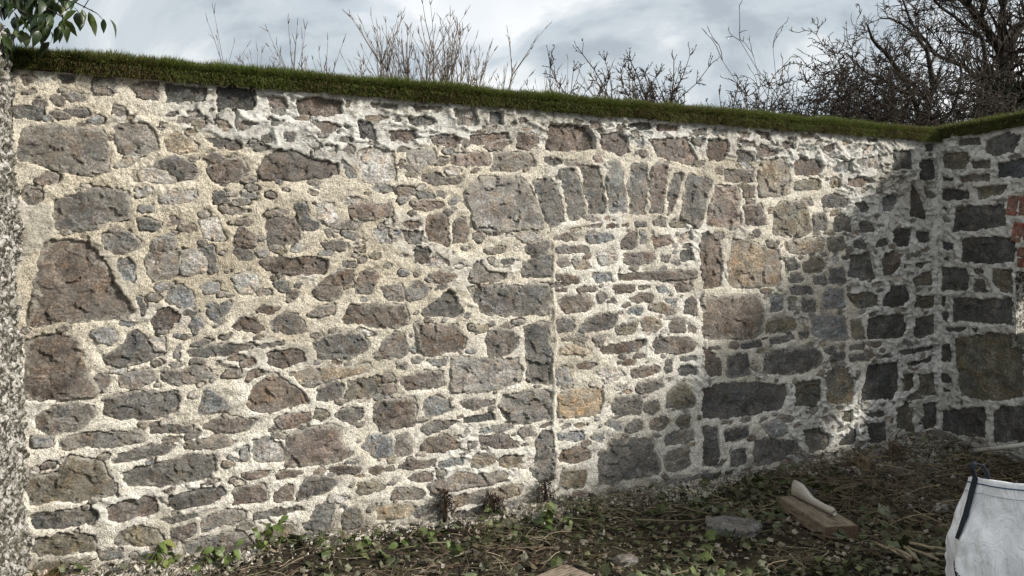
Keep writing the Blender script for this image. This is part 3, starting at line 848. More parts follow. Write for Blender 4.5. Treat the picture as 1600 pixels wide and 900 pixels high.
def rough_outline(poly, seed, grow, step):
    """traced outline resampled with a broken edge, grown outwards a little"""
    n = len(poly); c = poly.mean(0); pts = []
    x, y = poly[:, 0], poly[:, 1]
    ccw = (np.dot(x, np.roll(y, -1)) - np.dot(y, np.roll(x, -1))) > 0
    P = poly if ccw else poly[::-1]
    for i in range(n):
        a, b = P[i], P[(i + 1) % n]
        L = np.hypot(*(b - a)); k = max(1, int(round(L / step)))
        nrm = np.array((b[1] - a[1], a[0] - b[0])) / max(L, 1e-6)
        for j in range(k):
            t = j / k
            p = a + (b - a) * t
            w = noise.noise((p[0] * 38 + seed, p[1] * 38, seed * .37)) * .009 + noise.noise((p[0] * 110, p[1] * 110 + seed, 5.1)) * .005
            pts.append(p + nrm * (grow + w * min(1, L / .05)))
    return np.array(pts)
def stone_mesh(name, poly, seed, proud, grow=.012, clean=0.0):
    r = random.Random(seed)
    A = area(poly)
    step = max(.0065, min(.0125, math.sqrt(A) / 10))
    out = rough_outline(poly, seed * .731, grow, step * 1.15)
    mn, mx = out.min(0), out.max(0); c = (mn + mx) / 2; ext = mx - mn
    gx = np.arange(mn[0], mx[0], step); gz = np.arange(mn[1], mx[1], step * .9)
    pts = []
    for j, z in enumerate(gz):
        for x in gx + (step / 2 if j % 2 else 0):
            pts.append((x + r.uniform(-.36, .36) * step, z + r.uniform(-.36, .36) * step))
    pts = np.array(pts) if pts else np.zeros((0, 2))
    if len(pts):
        pts = pts[poly_sdf(pts, out) < -step * .45]
    allp = [Vector(p) for p in out] + [Vector(p) for p in pts]
    nb = len(out)
    vs, es, fs, _, _, _ = delaunay_2d_cdt(allp, [], [list(range(nb))], 1, 1e-6)
    V2 = np.array([(v.x, v.y) for v in vs])
    sd = -poly_sdf(V2, out)
    # broken planes
    planes = []
    sl = r.uniform(.03, .16)
    for _ in range(r.randint(2, 4)):
        a = r.uniform(0, 2 * math.pi); s = sl * r.uniform(.3, 1.0)
        planes.append((math.cos(a) * s, math.sin(a) * s, r.uniform(0, .007)))
    size = math.sqrt(A)
    rr = min(.016, .12 * size); vs_ = 1 / min(.11, max(.03, .42 * size))
    hs = []
    for (x, z), q in zip(V2, sd):
        dx, dz = x - c[0], z - c[1]
        h = min(px * dx + pz * dz + o for px, pz, o in planes)
        wx = x + noise.noise((x * 17, z * 17, seed)) * .02; wz = z + noise.noise((x * 17 + 9, z * 17, seed)) * .02
        dd, pp = noise.voronoi((wx * vs_, wz * vs_ * 1.5, seed))
        cv = noise.cell_vector(pp[0] * 31.7)
        h += ((cv.x - .5) * (wx - pp[0].x / vs_) + (cv.y - .5) * (wz - pp[0].y / vs_ / 1.5)) * .37 + (cv.z - .5) * .005
        h -= .002 * math.exp(-(dd[1] - dd[0]) / .05)
        h += fbm(x + seed, z, seed * .17, 3, 30) * .0030
        h = max(-.016, min(.018, h))
        k = min(1, q / rr)
        h = proud + h - (1 - k) ** 2 * (.006 + .5 * max(0, h))
        hs.append(h)
    V = [(x - c[0], -h, z - c[1]) for (x, z), h in zip(V2, hs)]
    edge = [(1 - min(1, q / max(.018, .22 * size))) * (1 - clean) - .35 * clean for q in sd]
    n0 = len(V)
    # sides going back into the mortar
    bound = [i for i in range(n0) if sd[i] < 1e-5]
    F = [tuple(f) for f in fs]
    # face winding: towards the yard (-y)
    def up(f):
        a, b, d = (V2[f[0]], V2[f[1]], V2[f[2]])
        return (b[0] - a[0]) * (d[1] - a[1]) - (b[1] - a[1]) * (d[0] - a[0]) > 0
    F = [f if up(f) else f[::-1] for f in F]
    cnt = {}
    for f in F:
        for i in range(len(f)):
            cnt[(f[i], f[(i + 1) % len(f)])] = 1
    back = {}
    for (a, b) in list(cnt):
        if (b, a) in cnt: continue
        for q in (a, b):
            if q not in back:
                back[q] = len(V)
                V.append((V[q][0] * .97, .05, V[q][2] * .97)); edge.append(1)
        F.append((b, a, back[a], back[b]))
    me = bpy.data.meshes.new(name)
    me.from_pydata(V, [], F)
    me.polygons.foreach_set('use_smooth', np.full(len(me.polygons), False))
    a = me.attributes.new('edge', 'FLOAT', 'POINT')
    a.data.foreach_set('value', np.array(edge, dtype=np.float32))
    me.update()
    return me, c

def build_wall(root, stones, length, zbot, ztop, cell, smooth_fn, pale_fn, dirt_fn, seed, n_pins, hole=None, extra_h=None, max_parts=292, lap_fn=None):
    nu = int(length / cell) + 1; nz = int((ztop - zbot) / cell) + 1
    us = np.linspace(0, length, nu); zs = np.linspace(zbot, ztop, nz)
    U, Z = np.meshgrid(us, zs, indexing='ij')
    S = np.full(U.shape, .2)
    def stamp(poly, reach=.16):
        mn = poly.min(0) - reach; mx = poly.max(0) + reach
        i0, i1 = np.searchsorted(us, mn[0]), np.searchsorted(us, mx[0])
        j0, j1 = np.searchsorted(zs, mn[1]), np.searchsorted(zs, mx[1])
        if i1 <= i0 or j1 <= j0: return
        sub = np.stack((U[i0:i1, j0:j1].ravel(), Z[i0:i1, j0:j1].ravel()), 1)
        S[i0:i1, j0:j1] = np.minimum(S[i0:i1, j0:j1], poly_sdf(sub, poly).reshape(i1 - i0, j1 - j0))
    for _, p in stones: stamp(p)
    # small pinning stones and slivers pushed into the wide joints
    r = random.Random(seed); pins = []; tries = 0
    while len(pins) < n_pins and tries < n_pins * 60:
        tries += 1; first = len(pins) < n_pins * .45 and tries < n_pins * 25
        i, j = r.randrange(4, nu - 4), r.randrange(4, nz - 14)
        s = S[i, j]
        if s < (.021 if first else .010): continue
        if hole and hole[0] - .03 < us[i] < hole[1] + .03 and hole[2] - .03 < zs[j] < hole[3] + .03: continue
        b = min(s * r.uniform(.62, .95), r.uniform(.018, .040) if first else r.uniform(.006, .022)); a = b * r.uniform(1.3, 3.6)
        ang = r.gauss(0, .22) + (.06 if r.random() < .5 else 0)
        ok = True
        for t in (-1, 1):
            ii = int(round((us[i] + t * a * math.cos(ang)) / cell)); jj = int(round((zs[j] + t * a * math.sin(ang) - zbot) / cell))
            if not (0 <= ii < nu and 0 <= jj < nz) or S[ii, jj] < .005: ok = False
        if not ok: continue
        m = r.randint(4, 6); poly = []
        for q in range(m):
            th = 2 * math.pi * q / m + r.uniform(-.3, .3); k = r.uniform(.75, 1.1)
            x, z = math.cos(th) * a * k, math.sin(th) * b * k
            poly.append((us[i] + x * math.cos(ang) - z * math.sin(ang), zs[j] + x * math.sin(ang) + z * math.cos(ang)))
        poly = np.array(poly); pins.append((r.choice('ggggkuwwbrot'), poly)); stamp(poly, .05)
    # mortar face
    sm = smooth_fn(U, Z); pale = pale_fn(U, Z)
    jag = fbm2(U, Z, 20, seed + 50, 3) * .016 + fbm2(U, Z, 70, seed + 60, 2) * .009
    lap = -.0072 + .0025 * sm + .009 * fbm2(U, Z, 4, seed + 5, 3) * (1 - .6 * sm)         # how far the lime laps over the stones
    if lap_fn is not None: lap = lap + lap_fn(U, Z)
    t = S + jag + lap
    rise = sstep(-.011 + .005 * sm, -.001, t)
    bulge = np.clip(t, 0, .06)
    body = .002 + .10 * bulge * (1 - sm) + fbm2(U, Z * 1.6, 8, seed + 10, 4) * .015 + fbm2(U, Z, 46, seed + 20, 3) * .0075 * np.clip(.35 + 1.3 * fbm2(U, Z, 3, seed + 22, 3), .08, 1) * (1 - .6 * sm)
    # trowelled lime: thick straps with sharp lips
    wu = U + fbm2(U, Z, 3.1, seed + 41, 2) * .12; wz = Z + fbm2(U, Z, 3.7, seed + 43, 2) * .10 + U * .12
    lips = 1 - np.abs(fbm2(wu * .8, wz * 1.9, 8, seed + 30, 2)) * 3.0
    strap = .010 + .017 * np.clip(lips, 0, 1) ** 3 - .004 * np.clip(-lips, 0, 1) + fbm2(U, Z, 45, seed + 33, 3) * .005
    crev = np.clip(1 - np.abs(fbm2(wu * .9 + 5, wz * 1.6, 6.5, seed + 37, 3)) * 16, 0, 1) * (fbm2(U, Z, 5, seed + 39, 2) > .02)
    strap = strap - .026 * crev
    h = body * (1 - sm) + strap * sm
    if extra_h is not None: h = h + extra_h(U, Z)
    h = -.030 + (h + .030) * rise
    V = np.stack((U, -h, Z), -1).reshape(-1, 3)
    idx = np.arange(nu * nz).reshape(nu, nz)
    F = np.stack((idx[:-1, :-1], idx[1:, :-1], idx[1:, 1:], idx[:-1, 1:]), -1).reshape(-1, 4)
    if hole:
        cu = (U[:-1, :-1] + cell / 2).ravel(); cz = (Z[:-1, :-1] + cell / 2).ravel()
        F = F[~((cu > hole[0]) & (cu < hole[1]) & (cz > hole[2]) & (cz < hole[3]))]
    me = mesh_np('mortar', V, F, True, None, {'smooth': sm, 'pale': pale, 'dirt': dirt_fn(U, Z)})
    obj('mortar', me, root, MAT_MORTAR)
    # stones, the largest as parts of their own
    vous = [s for s in stones if s[0] in 'vxy']
    rest = sorted([s for s in stones if s[0] not in 'vxy'], key=lambda s: -area(s[1]))
    parts, small = rest[:max_parts], rest[max_parts:]
    rr = random.Random(seed + 3); k = 0
    for nm, lst in (('stone', parts), ('voussoir', vous)):
        for key, p in lst:
            k += 1
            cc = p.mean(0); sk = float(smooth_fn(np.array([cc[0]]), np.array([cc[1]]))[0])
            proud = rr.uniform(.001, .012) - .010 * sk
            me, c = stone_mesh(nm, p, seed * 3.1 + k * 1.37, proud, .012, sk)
            obj(nm, me, root, MAT_STONE[key], (c[0], 0, c[1]))
    # the small ones joined
    keys = list('gkuwbrot'); V, F, MI, ED = [], [], [], []
    for key, p in small + pins:
        if key not in keys: key = 'g'
        k += 1
        me, c = stone_mesh('pin', p, seed * 2.3 + k * 1.91, rr.uniform(.001, .006), .009)
        b = len(V)
        e = [a.value for a in me.attributes['edge'].data]
        V += [(v.co.x + c[0], v.co.y, v.co.z + c[1]) for v in me.vertices]; ED += e
        for f in me.polygons:
            F.append(tuple(q + b for q in f.vertices)); MI.append(keys.index(key))
        bpy.data.meshes.remove(me)
    if V:
        me = bpy.data.meshes.new('pinning_stones'); me.from_pydata(V, [], F)
        for q in keys: me.materials.append(MAT_STONE[q])
        me.polygons.foreach_set('material_index', MI)
        me.polygons.foreach_set('use_smooth', np.full(len(MI), True))
        a = me.attributes.new('edge', 'FLOAT', 'POINT'); a.data.foreach_set('value', np.array(ED, dtype=np.float32))
        me.update()
        tag(obj('pinning_stones', me, root), kind='stuff')
    return S

def box_mesh(name, boxes):
    V, F = [], []
    for (x0, x1, y0, y1, z0, z1) in boxes:
        b = len(V)
        V += [(x, y, z) for z in (z0, z1) for y in (y0, y1) for x in (x0, x1)]
        F += [tuple(b + q for q in f) for f in ((0, 2, 3, 1), (4, 5, 7, 6), (0, 1, 5, 4), (2, 6, 7, 3), (0, 4, 6, 2), (1, 3, 7, 5))]
    return mesh_py(name, V, F)

# ------------------------------------------------------------------ ground
def ground_h(x, y):
    x = np.asarray(x, float); y = np.asarray(y, float)
    rx, ry = x - P0.x, y - P0.y
    u = rx * WD.x + ry * WD.y; f = rx * ND.x + ry * ND.y         # along the wall / in front of it
    near = np.exp(-(np.clip(f, 0, 9) / .28) ** 2) * (f > -1.5)
    h = -.08 + .035 * near
    dc = np.hypot(x - (CORNER.x + ND.x * .25 - WD.x * .35), y - (CORNER.y + ND.y * .25 - WD.y * .35))
    h = h + .105 * np.exp(-(dc / .95) ** 2)
    m = (np.abs(x) < 7) & (y < 9) & (y > -3)
    h = h + np.where(m, fbm2(x, y, 1.7, 301, 4) * .045 + fbm2(x, y, 9, 311, 3) * .022, 0)
    return h
inner_x = np.arange(-4.0, 5.2, .045); inner_y = np.arange(2.2, 7.6, .045)
def spread(a, far):
    lo = a[0] - np.geomspace(.1, far, 26)[::1]; hi = a[-1] + np.geomspace(.1, far, 26)
    return np.concatenate((lo[::-1], a, hi))
gx, gy = spread(inner_x, 1500), spread(inner_y, 1500)
GX, GY = np.meshgrid(gx, gy, indexing='ij')
GZ = ground_h(GX, GY)
idx = np.arange(GX.size).reshape(GX.shape)
GF = np.stack((idx[:-1, :-1], idx[1:, :-1], idx[1:, 1:], idx[:-1, 1:]), -1).reshape(-1, 4)
Mg = NT('soil_and_litter', .95, .12)
gn = Mg.noise(7, 6, .68); gd = Mg.noise(60, 5, .7); gb = Mg.noise(240, 2, .6)
gc = Mg.ramp(gn, [(.36, (.018, .015, .011)), (.48, (.042, .034, .024)), (.58, (.062, .054, .036)), (.70, (.105, .090, .064))])
gc = Mg.mix(.85, gc, Mg.ramp(gd, [(.3, .35), (.5, 1), (.72, 2.0)]), 'MULTIPLY')
gc = Mg.mix(Mg.ramp(gb, [(.66, 0), (.72, .6)]), gc, (.24, .22, .17))
Mg.color(gc)
Mg.bump(Mg.math('ADD', gd, Mg.math('MULTIPLY', gb, .3)), .03, 1.0)
ground = obj('ground', mesh_np('ground', np.stack((GX, GY, GZ), -1).reshape(-1, 3), GF, True), None, Mg.m)
tag(ground, kind='structure')

# ------------------------------------------------------------------ long wall
ZTOP = 2.60
wall = empty('stone_wall', P0, WALL_RZ)
tag(wall, 'long rubble stone wall with a blocked arched doorway and fresh lime pointing', 'wall')
def smooth_main(U, Z):
    top = 2.545
    nz = fbm2(U, Z, 1.6, 401, 4) * .16
    band = .17 + .26 * np.exp(-((U - 1.55) / .80) ** 2) + .10 * np.exp(-((U - 5.6) / 1.0) ** 2)
    a = sstep(-.05, .05, Z - (top - band) + nz * .8) * sstep(.55, .85, U + nz)
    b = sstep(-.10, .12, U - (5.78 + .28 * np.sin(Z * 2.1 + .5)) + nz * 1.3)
    c = sstep(-.08, .06, U - 5.05 + nz) * sstep(.06, -.06, Z - .62 + nz)
    d = sstep(.10, .34, fbm2(U, Z * 1.5, 2.6, 471, 3)) * .65
    return np.clip(np.maximum(np.maximum(np.maximum(a, b), c), d), 0, 1)
def pale_main(U, Z):
    n = fbm2(U, Z, 1.1, 421, 3)
    a = sstep(1.5, .5, Z + n * .5)
    door = sstep(3.0, 3.1, U) * sstep(4.35, 4.25, U) * sstep(1.95, 1.8, Z)
    mid = sstep(2.0, 3.3, U) * .45
    door = np.maximum(door, sstep(2.15, 2.40, Z + n * .15) * sstep(.5, .9, U) * sstep(6.3, 5.6, U))
    door = np.maximum(door, sstep(5.4, 5.9, U) * .55)
    return np.clip(np.maximum(np.maximum(a * .85, door), mid) + n * .3, 0, 1)
def dirt_main(U, Z):
    return np.clip(sstep(.16, -.10, Z + fbm2(U, Z, 4, 431, 3) * .15) * .9, 0, 1)
def corner_lip(U, Z):
    U = U + fbm2(U * 0, Z, 7, 441, 3) * .022
    return .020 * np.exp(-((U - (LEN - .03)) / .022) ** 2) + .016 * np.exp(-((U - 4.28) / .012) ** 2) * (Z < 1.75) * (Z > .1) + .010 * np.exp(-((U - 3.05) / .012) ** 2) * (Z < 1.7) * (Z > .1)
build_wall(wall, read_stones(STONES_MAIN), LEN, -.25, ZTOP, .0075, smooth_main, pale_main, dirt_main, 17, 680, None, corner_lip, 292, lambda U, Z: .0055 * sstep(2.85, 3.0, U) * sstep(4.5, 4.35, U) * sstep(2.4, 2.3, Z))
obj('wall_core', box_mesh('wall_core', [(-.45, LEN + .45, .046, .50, -.4, ZTOP - .02)]), wall, MAT_MORTAR)

Mr = NT('roughcast', .95, .12)
rc = Mr.ramp(Mr.noise(30, 5, .75), [(.42, (.040, .038, .032)), (.49, (.16, .15, .125)), (.55, (.50, .48, .44)), (.66, (.74, .72, .68))])
rc = Mr.mix(Mr.ramp(Mr.noise(3.2, 4, .6), [(.50, 0), (.64, .6)]), rc, (.095, .092, .060))
rc = Mr.mix(.7, rc, Mr.ramp(Mr.noise(190, 2, .6), [(.34, .4), (.5, 1.0)]), 'MULTIPLY')
Mr.color(rc); Mr.bump(Mr.noise(120, 4, .7), .012, 1.0)
# ------------------------------------------------------------------ side wall (right), with a small brick-edged opening
SIDE_L = 3.7
OP = (.675, 1.32, .90, 1.47)
side = empty('side_stone_wall', CORNER, math.atan2(ND.y, ND.x))
tag(side, 'dark stone wall meeting the long wall at the right corner, with brick edged opening', 'wall')
one = lambda U, Z: np.ones_like(U)
def pale_side(U, Z): return np.full_like(U, .6)
def side_dirt(U, Z): return np.clip(sstep(.25, -.05, Z) * .8, 0, 1)
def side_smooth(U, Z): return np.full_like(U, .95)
st_side = read_stones(STONES_SIDE)
# the wall goes on out of the picture in the same rough courses
rs = random.Random(5); z = .05
while z < 2.4:
    hh = rs.uniform(.16, .30); x = .80 if not (OP[2] - .3 < z < OP[3] + .65) else 1.75
    while x < SIDE_L - .3:
        ww = rs.uniform(.2, .5)
        st_side.append((rs.choice('kkog'), np.array([(x, z), (x + ww, z + rs.uniform(-.01, .01)), (x + ww, z + hh), (x + rs.uniform(0, .02), z + hh)])))
        x += ww + .045
    z += hh + .045
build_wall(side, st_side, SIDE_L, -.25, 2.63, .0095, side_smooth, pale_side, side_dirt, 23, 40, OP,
           lambda U, Z: .014 * np.exp(-((U - .02) / .02) ** 2))
T0, T1 = .046, .36
obj('wall_core', box_mesh('wall_core', [(.012, OP[0], T0, T1, -.4, 2.58), (OP[1], SIDE_L, T0, T1, -.4, 2.58), (OP[0], OP[1], T0, T1, -.4, OP[2]), (OP[0], OP[1], T0, T1, OP[3], 2.58)]), side, Mr.m)
# lips of the opening, closing the gap between mortar face and core
obj('reveal', box_mesh('reveal', [(OP[0] - .03, OP[0], -.004, T0, OP[2] - .03, OP[3]), (OP[0], OP[1] + .03, -.004, T0, OP[2] - .03, OP[2]), (OP[1], OP[1] + .03, -.004, T0, OP[2], OP[3])]), side, Mr.m)
Mb = NT('red_brick', .9, .2)
bc = Mb.ramp(Mb.noise(18, 5, .65), [(.35, (.125, .042, .028)), (.5, (.21, .070, .046)), (.65, (.27, .120, .085))])
bc = Mb.mix(1.0, bc, Mb.ramp(Mb.rnd(), [(0, .7), (1, 1.25)]), 'MULTIPLY')
bc = Mb.mix(Mb.ramp(Mb.noise(34, 5, .7, dist=.6), [(.44, 0), (.58, .75)]), bc, (.27, .22, .18))
bc = Mb.mix(.6, bc, Mb.ramp(Mb.noise(12, 4, .6), [(.35, .35), (.6, 1.0)]), 'MULTIPLY')
Mb.color(bc); Mb.bump(Mb.noise(120, 4, .7), .004, .9)
def brick_mesh(w, d, h):
    bm = bmesh.new(); bmesh.ops.create_cube(bm, size=1)
    bmesh.ops.scale(bm, vec=(w, d, h), verts=bm.verts)
    bmesh.ops.bevel(bm, geom=list(bm.edges), offset=.005, segments=1, affect='EDGES')
    me = bpy.data.meshes.new('brick'); bm.to_mesh(me); bm.free(); return me
B1 = brick_mesh(.078, .10, .155)
for (x, zc, ang) in ((.652, 1.985, -8), (.690, 1.775, -12), (.745, 1.98, -4), (.775, 1.76, -6)):
    b = obj('brick', B1, side, Mb.m, (x, .030, zc)); b.rotation_euler = (0, R(-ang), 0)
B2 = brick_mesh(.215, .10, .072)
for i in range(4):
    obj('brick', B2, side, Mb.m, (.795 + i * .23, 0.028, 1.622))
for i in range(3):
    obj('brick', B2, side, Mb.m, (.80 + i * .23, 0.030, 1.54))

# ------------------------------------------------------------------ roughcast return wall (left)
LR = 1.3
rough = empty('roughcast_wall', P0 + ND * LR - WD * .01, math.atan2(-ND.y, -ND.x))
tag(rough, 'roughcast return wall at the far left edge, white and black speckled', 'wall')
cell = .0085
us = np.arange(0, LR + .02, cell); zs = np.arange(-.25, 2.70, cell)
U, Z = np.meshgrid(us, zs, indexing='ij')
bat = .075 * (1 - np.clip(Z / 2.6, 0, 1)) + .02 * fbm2(U, Z, 2.2, 501, 3)
lump = np.abs(fbm2(U, Z, 15, 511, 3)) * .055 + fbm2(U, Z, 42, 521, 2) * .018
H = bat + lump - .012
V = np.stack((U, -H, Z), -1).reshape(-1, 3)
idx = np.arange(U.size).reshape(U.shape)
F = np.stack((idx[:-1, :-1], idx[1:, :-1], idx[1:, 1:], idx[:-1, 1:]), -1).reshape(-1, 4)
obj('render_coat', mesh_np('render_coat', V, F, True), rough, Mr.m)
obj('wall_core', box_mesh('wall_core', [(0, LR + .3, .05, .5, -.4, 2.67)]), rough, Mr.m)

# ------------------------------------------------------------------ turf on top of the walls
def turf(root_name, origin, rz, length, z0, z1, label, seed, dens, lead=.0):
    root = empty(root_name, origin, rz); tag(root, label, 'turf')
    r = np.random.default_rng(seed)
    # soil body: a sagging slab with a torn front edge
    nu = int(length / .025); prof = [(.0, -.46), (.0, -.46)]
    us = np.linspace(-lead, length, nu)
    ring = []
    for u in us:
        zt = z0 + (z1 - z0) * max(0, u) / length
        w1 = noise.noise((u * 2.1, seed, 0)) * .018 + noise.noise((u * 9, seed, 3)) * .010
        w2 = noise.noise((u * 3.1, seed, 7)) * .016 + noise.noise((u * 14, seed, 9)) * .012
        w3 = noise.noise((u * 2.4, seed, 17)) * .014
        ring.append([(u, .46, zt), (u, .40, zt + .070), (u, .10, zt + .086 + w3), (u, -.018 + w1, zt + .064 + w3), (u, -.038 + w1 * 1.3, zt + .035 + w2 * .5), (u, -.028 + w2, zt - .020 + w2 * 1.1), (u, -.02, zt - .018), (u, .06, zt - .02)])
    V = [p for rg in ring for p in rg]; k = 8; F = []
    for i in range(nu - 1):
        for j in range(k):
            a = i * k + j; b = i * k + (j + 1) % k
            F.append((a, b, b + k, a + k))
    F.append(tuple(range(k))); F.append(tuple((nu - 1) * k + j for j in range(k - 1, -1, -1)))
    me = mesh_py('soil', V, F, True); obj('soil', me, root, MAT_SOIL)
    # grass
    n = int(dens * length)
    R3 = np.array(ring)                                   # nu,k,3
    kind = r.random(n)
    seg = np.where(kind < .30, 2, np.where(kind < .55, 3, np.where(kind < .93, 4, 1)))   # which strip of the profile
    fi = r.random(n) * (nu - 1.001); i0 = fi.astype(int); ft = (fi - i0)[:, None]
    A = R3[i0, seg] * (1 - ft) + R3[i0 + 1, seg] * ft; B = R3[i0, seg + 1] * (1 - ft) + R3[i0 + 1, seg + 1] * ft
    s = r.random(n)[:, None]; P = A + (B - A) * s
    e = (B - A); nrm = np.stack((np.zeros(n), e[:, 2], -e[:, 1]), 1)
    nrm /= np.linalg.norm(nrm, axis=1)[:, None] + 1e-9
    nrm *= np.where(nrm[:, 1:2] * 0 + ((seg == 4) * -1 + (seg != 4) * 1)[:, None] > 0, 1, 1)
    # outward: up for the top strips, forward for the front ones
    outw = np.zeros((n, 3)); outw[:, 2] = np.where(seg <= 2, 1.0, np.where(seg == 3, .75, .15)); outw[:, 1] = np.where(seg <= 2, -.12, np.where(seg == 3, -.75, -1.0))
    clump = fbm2(P[:, 0], P[:, 2] * 2, 7, seed + 3, 3)
    Lb = np.where(seg == 4, r.uniform(.020, .050, n), r.uniform(.026, .062, n)) * (1 + .45 * clump)
    d1 = outw + r.normal(0, .35, (n, 3)); d1[:, 0] += .15; d1 /= np.linalg.norm(d1, axis=1)[:, None]
    droop = np.zeros((n, 3)); droop[:, 2] = -np.where(seg == 4, r.uniform(.5, 1.5, n), r.uniform(.0, .9, n))
    d2 = d1 + droop; d2 /= np.linalg.norm(d2, axis=1)[:, None]
    w = r.uniform(.0011, .0024, n)[:, None]
    sidev = np.cross(d1, r.normal(0, 1, (n, 3))); sidev /= np.linalg.norm(sidev, axis=1)[:, None] + 1e-9
    p0 = P - d1 * .004; p1 = P + d1 * (Lb * .5)[:, None]; p2 = p1 + d2 * (Lb * .5)[:, None]
    VV = np.stack((p0 - sidev * w, p0 + sidev * w, p1 - sidev * w * .8, p1 + sidev * w * .8, p2), 1)
    FF = np.array([(0, 1, 3), (0, 3, 2), (2, 3, 4)])[None] + (np.arange(n) * 5)[:, None, None]
    # colours: fresh green on top, straw and brown among it
    big = fbm2(P[:, 0], P[:, 2], 2.2, seed + 9, 3)
    pick = r.random(n) + .22 * clump + .35 * big + np.where(seg == 4, -.10, .06)
    cols = np.where((pick > .52)[:, None], np.array((.105, .138, .030)), np.where((pick > .24)[:, None], np.array((.098, .112, .030)), np.where((pick > .13)[:, None], np.array((.140, .118, .055)), np.array((.100, .060, .030)))))
    cols = cols * r.uniform(.6, 1.4, n)[:, None]
    me = mesh_np('grass', VV.reshape(-1, 3), FF.reshape(-1, 3), False, np.repeat(cols, 5, 0))
    tag(obj('grass', me, root, MAT_GRASS), kind='stuff')
    return root
turf('turf_capping', P0, WALL_RZ, LEN + .02, 2.555, 2.585, 'long turf capping of shaggy grass along the top of the long wall', 31, 15500, lead=.0)
turf('turf_capping', CORNER + ND * -.02, math.atan2(ND.y, ND.x), SIDE_L + .02, 2.60, 2.66, 'short turf capping on the side wall beyond the corner, at the right edge', 37, 9000)

# ------------------------------------------------------------------ bare trees and shrubs behind the wall
def grow(lines, rnd, p, d, L, r, lvl, cfg):
    n = max(3, int(L / cfg['seg'])) if lvl < 2 else 4
    pts, rad = [p.copy()], [r]
    d = d.normalized()
    tip = r * cfg.get('taper', .45)
    kids = []
    for i in range(n):
        wob = cfg['wob'] * (1 + .4 * lvl)
        d = (d + Vector((rnd.gauss(0, wob), rnd.gauss(0, wob), rnd.gauss(0, wob * .8) + cfg['up'] / n))).normalized()
        p = p + d * (L / n)
        pts.append(p.copy()); rad.append(r + (tip - r) * (i + 1) / n)
        if (i + 1) / n > cfg['bare'][min(lvl, len(cfg['bare']) - 1)]: kids.append((p.copy(), d.copy(), rad[-1], (i + 1) / n))
    lines[min(lvl, 1)].append((pts, rad))
    if lvl >= cfg['levels']: return
    nk = cfg['kids'][min(lvl, len(cfg['kids']) - 1)]
    for q in range(nk):
        if not kids: break
        kp, kd, kr, kt = kids[-1] if q == 0 else rnd.choice(kids)
        ax = Vector((rnd.gauss(0, 1), rnd.gauss(0, 1), rnd.gauss(0, 1)))
        ax = (ax - kd * ax.dot(kd)).normalized()
        a = rnd.uniform(*cfg['ang']) * (.45 if q == 0 else 1)
        nd = kd * math.cos(a) + ax * math.sin(a)
        nr = max(cfg['rmin'], kr * (rnd.uniform(.72, .92) if q == 0 else rnd.uniform(.40, .68)))
        grow(lines, rnd, kp, nd, L * rnd.uniform(*cfg['len']), nr, lvl + 1, cfg)
def sides_fn(r): return 8 if r > .05 else 5 if r > .015 else 3
def tree(name, label, cat, loc, stems, cfg, seed, bark, twig, group=None):
    root = empty(name, loc); tag(root, label, cat, group)
    rnd = random.Random(seed); lines = {0: [], 1: []}
    for (off, d, L, r) in stems:
        grow(lines, rnd, Vector(off), Vector(d), L, r, 0, cfg)
    obj('trunk' if cat == 'tree' else 'stems', tubes('trunk', lines[0], sides_fn), root, bark)
    if lines[1]: obj('crown', tubes('crown', lines[1], sides_fn), root, twig)
    return root, lines
# 1 the big gnarled tree at the right edge: trunk and limbs laid out, twigs grown from them
def limb_tree(name, label, cat, loc, limbs, cfg, seed, n_per_m, bark, twig, L0):
    root = empty(name, loc); tag(root, label, cat); rnd = random.Random(seed); o = Vector(loc); lines = {0: [], 1: []}; big = []
    for pts, r0, r1 in limbs:
        pts = [Vector(p) - o for p in pts]; line = []
        for a, b in zip(pts[:-1], pts[1:]):
            k = max(2, int((b - a).length / .22))
            line += [a.lerp(b, q / k) + Vector((rnd.gauss(0, .018), rnd.gauss(0, .018), rnd.gauss(0, .018))) * (1 if q else 0) for q in range(k)]
        line.append(pts[-1]); n = len(line)
        big.append((line, [r0 + (r1 - r0) * i / (n - 1) for i in range(n)]))
        for i in range(n - 1):
            t = i / (n - 1)
            if line[i].z + o.z < 3.2 or (r0 > .12 and t < .45): continue
            for _ in range(n_per_m):
                if rnd.random() > .42 + .5 * t: continue
                d = (line[i + 1] - line[i]).normalized(); ax = Vector((rnd.gauss(0, 1), rnd.gauss(0, 1), rnd.gauss(.3, 1))); ax = (ax - d * ax.dot(d)).normalized()
                an = rnd.uniform(.5, 1.15)
                grow(lines, rnd, line[i], d * math.cos(an) + ax * math.sin(an), L0 * rnd.uniform(.5, 1.1) * (1.1 - .4 * t), max(cfg['rmin'] * 1.5, (r0 + (r1 - r0) * t) * .38), 1, cfg)
        d = (line[-1] - line[-2]).normalized(); grow(lines, rnd, line[-1], d, L0, r1, 1, cfg)
    obj('trunk', tubes('trunk', big, sides_fn), root, bark)
    obj('crown', tubes('crown', lines[1], sides_fn), root, twig)
    return root
cfgA = dict(seg=.3, wob=.14, up=.06, bare=[.3, .2, .12], kids=[4, 4, 3, 2], ang=(.4, 1.0), len=(.50, .74), levels=3, rmin=.0075, taper=.5)
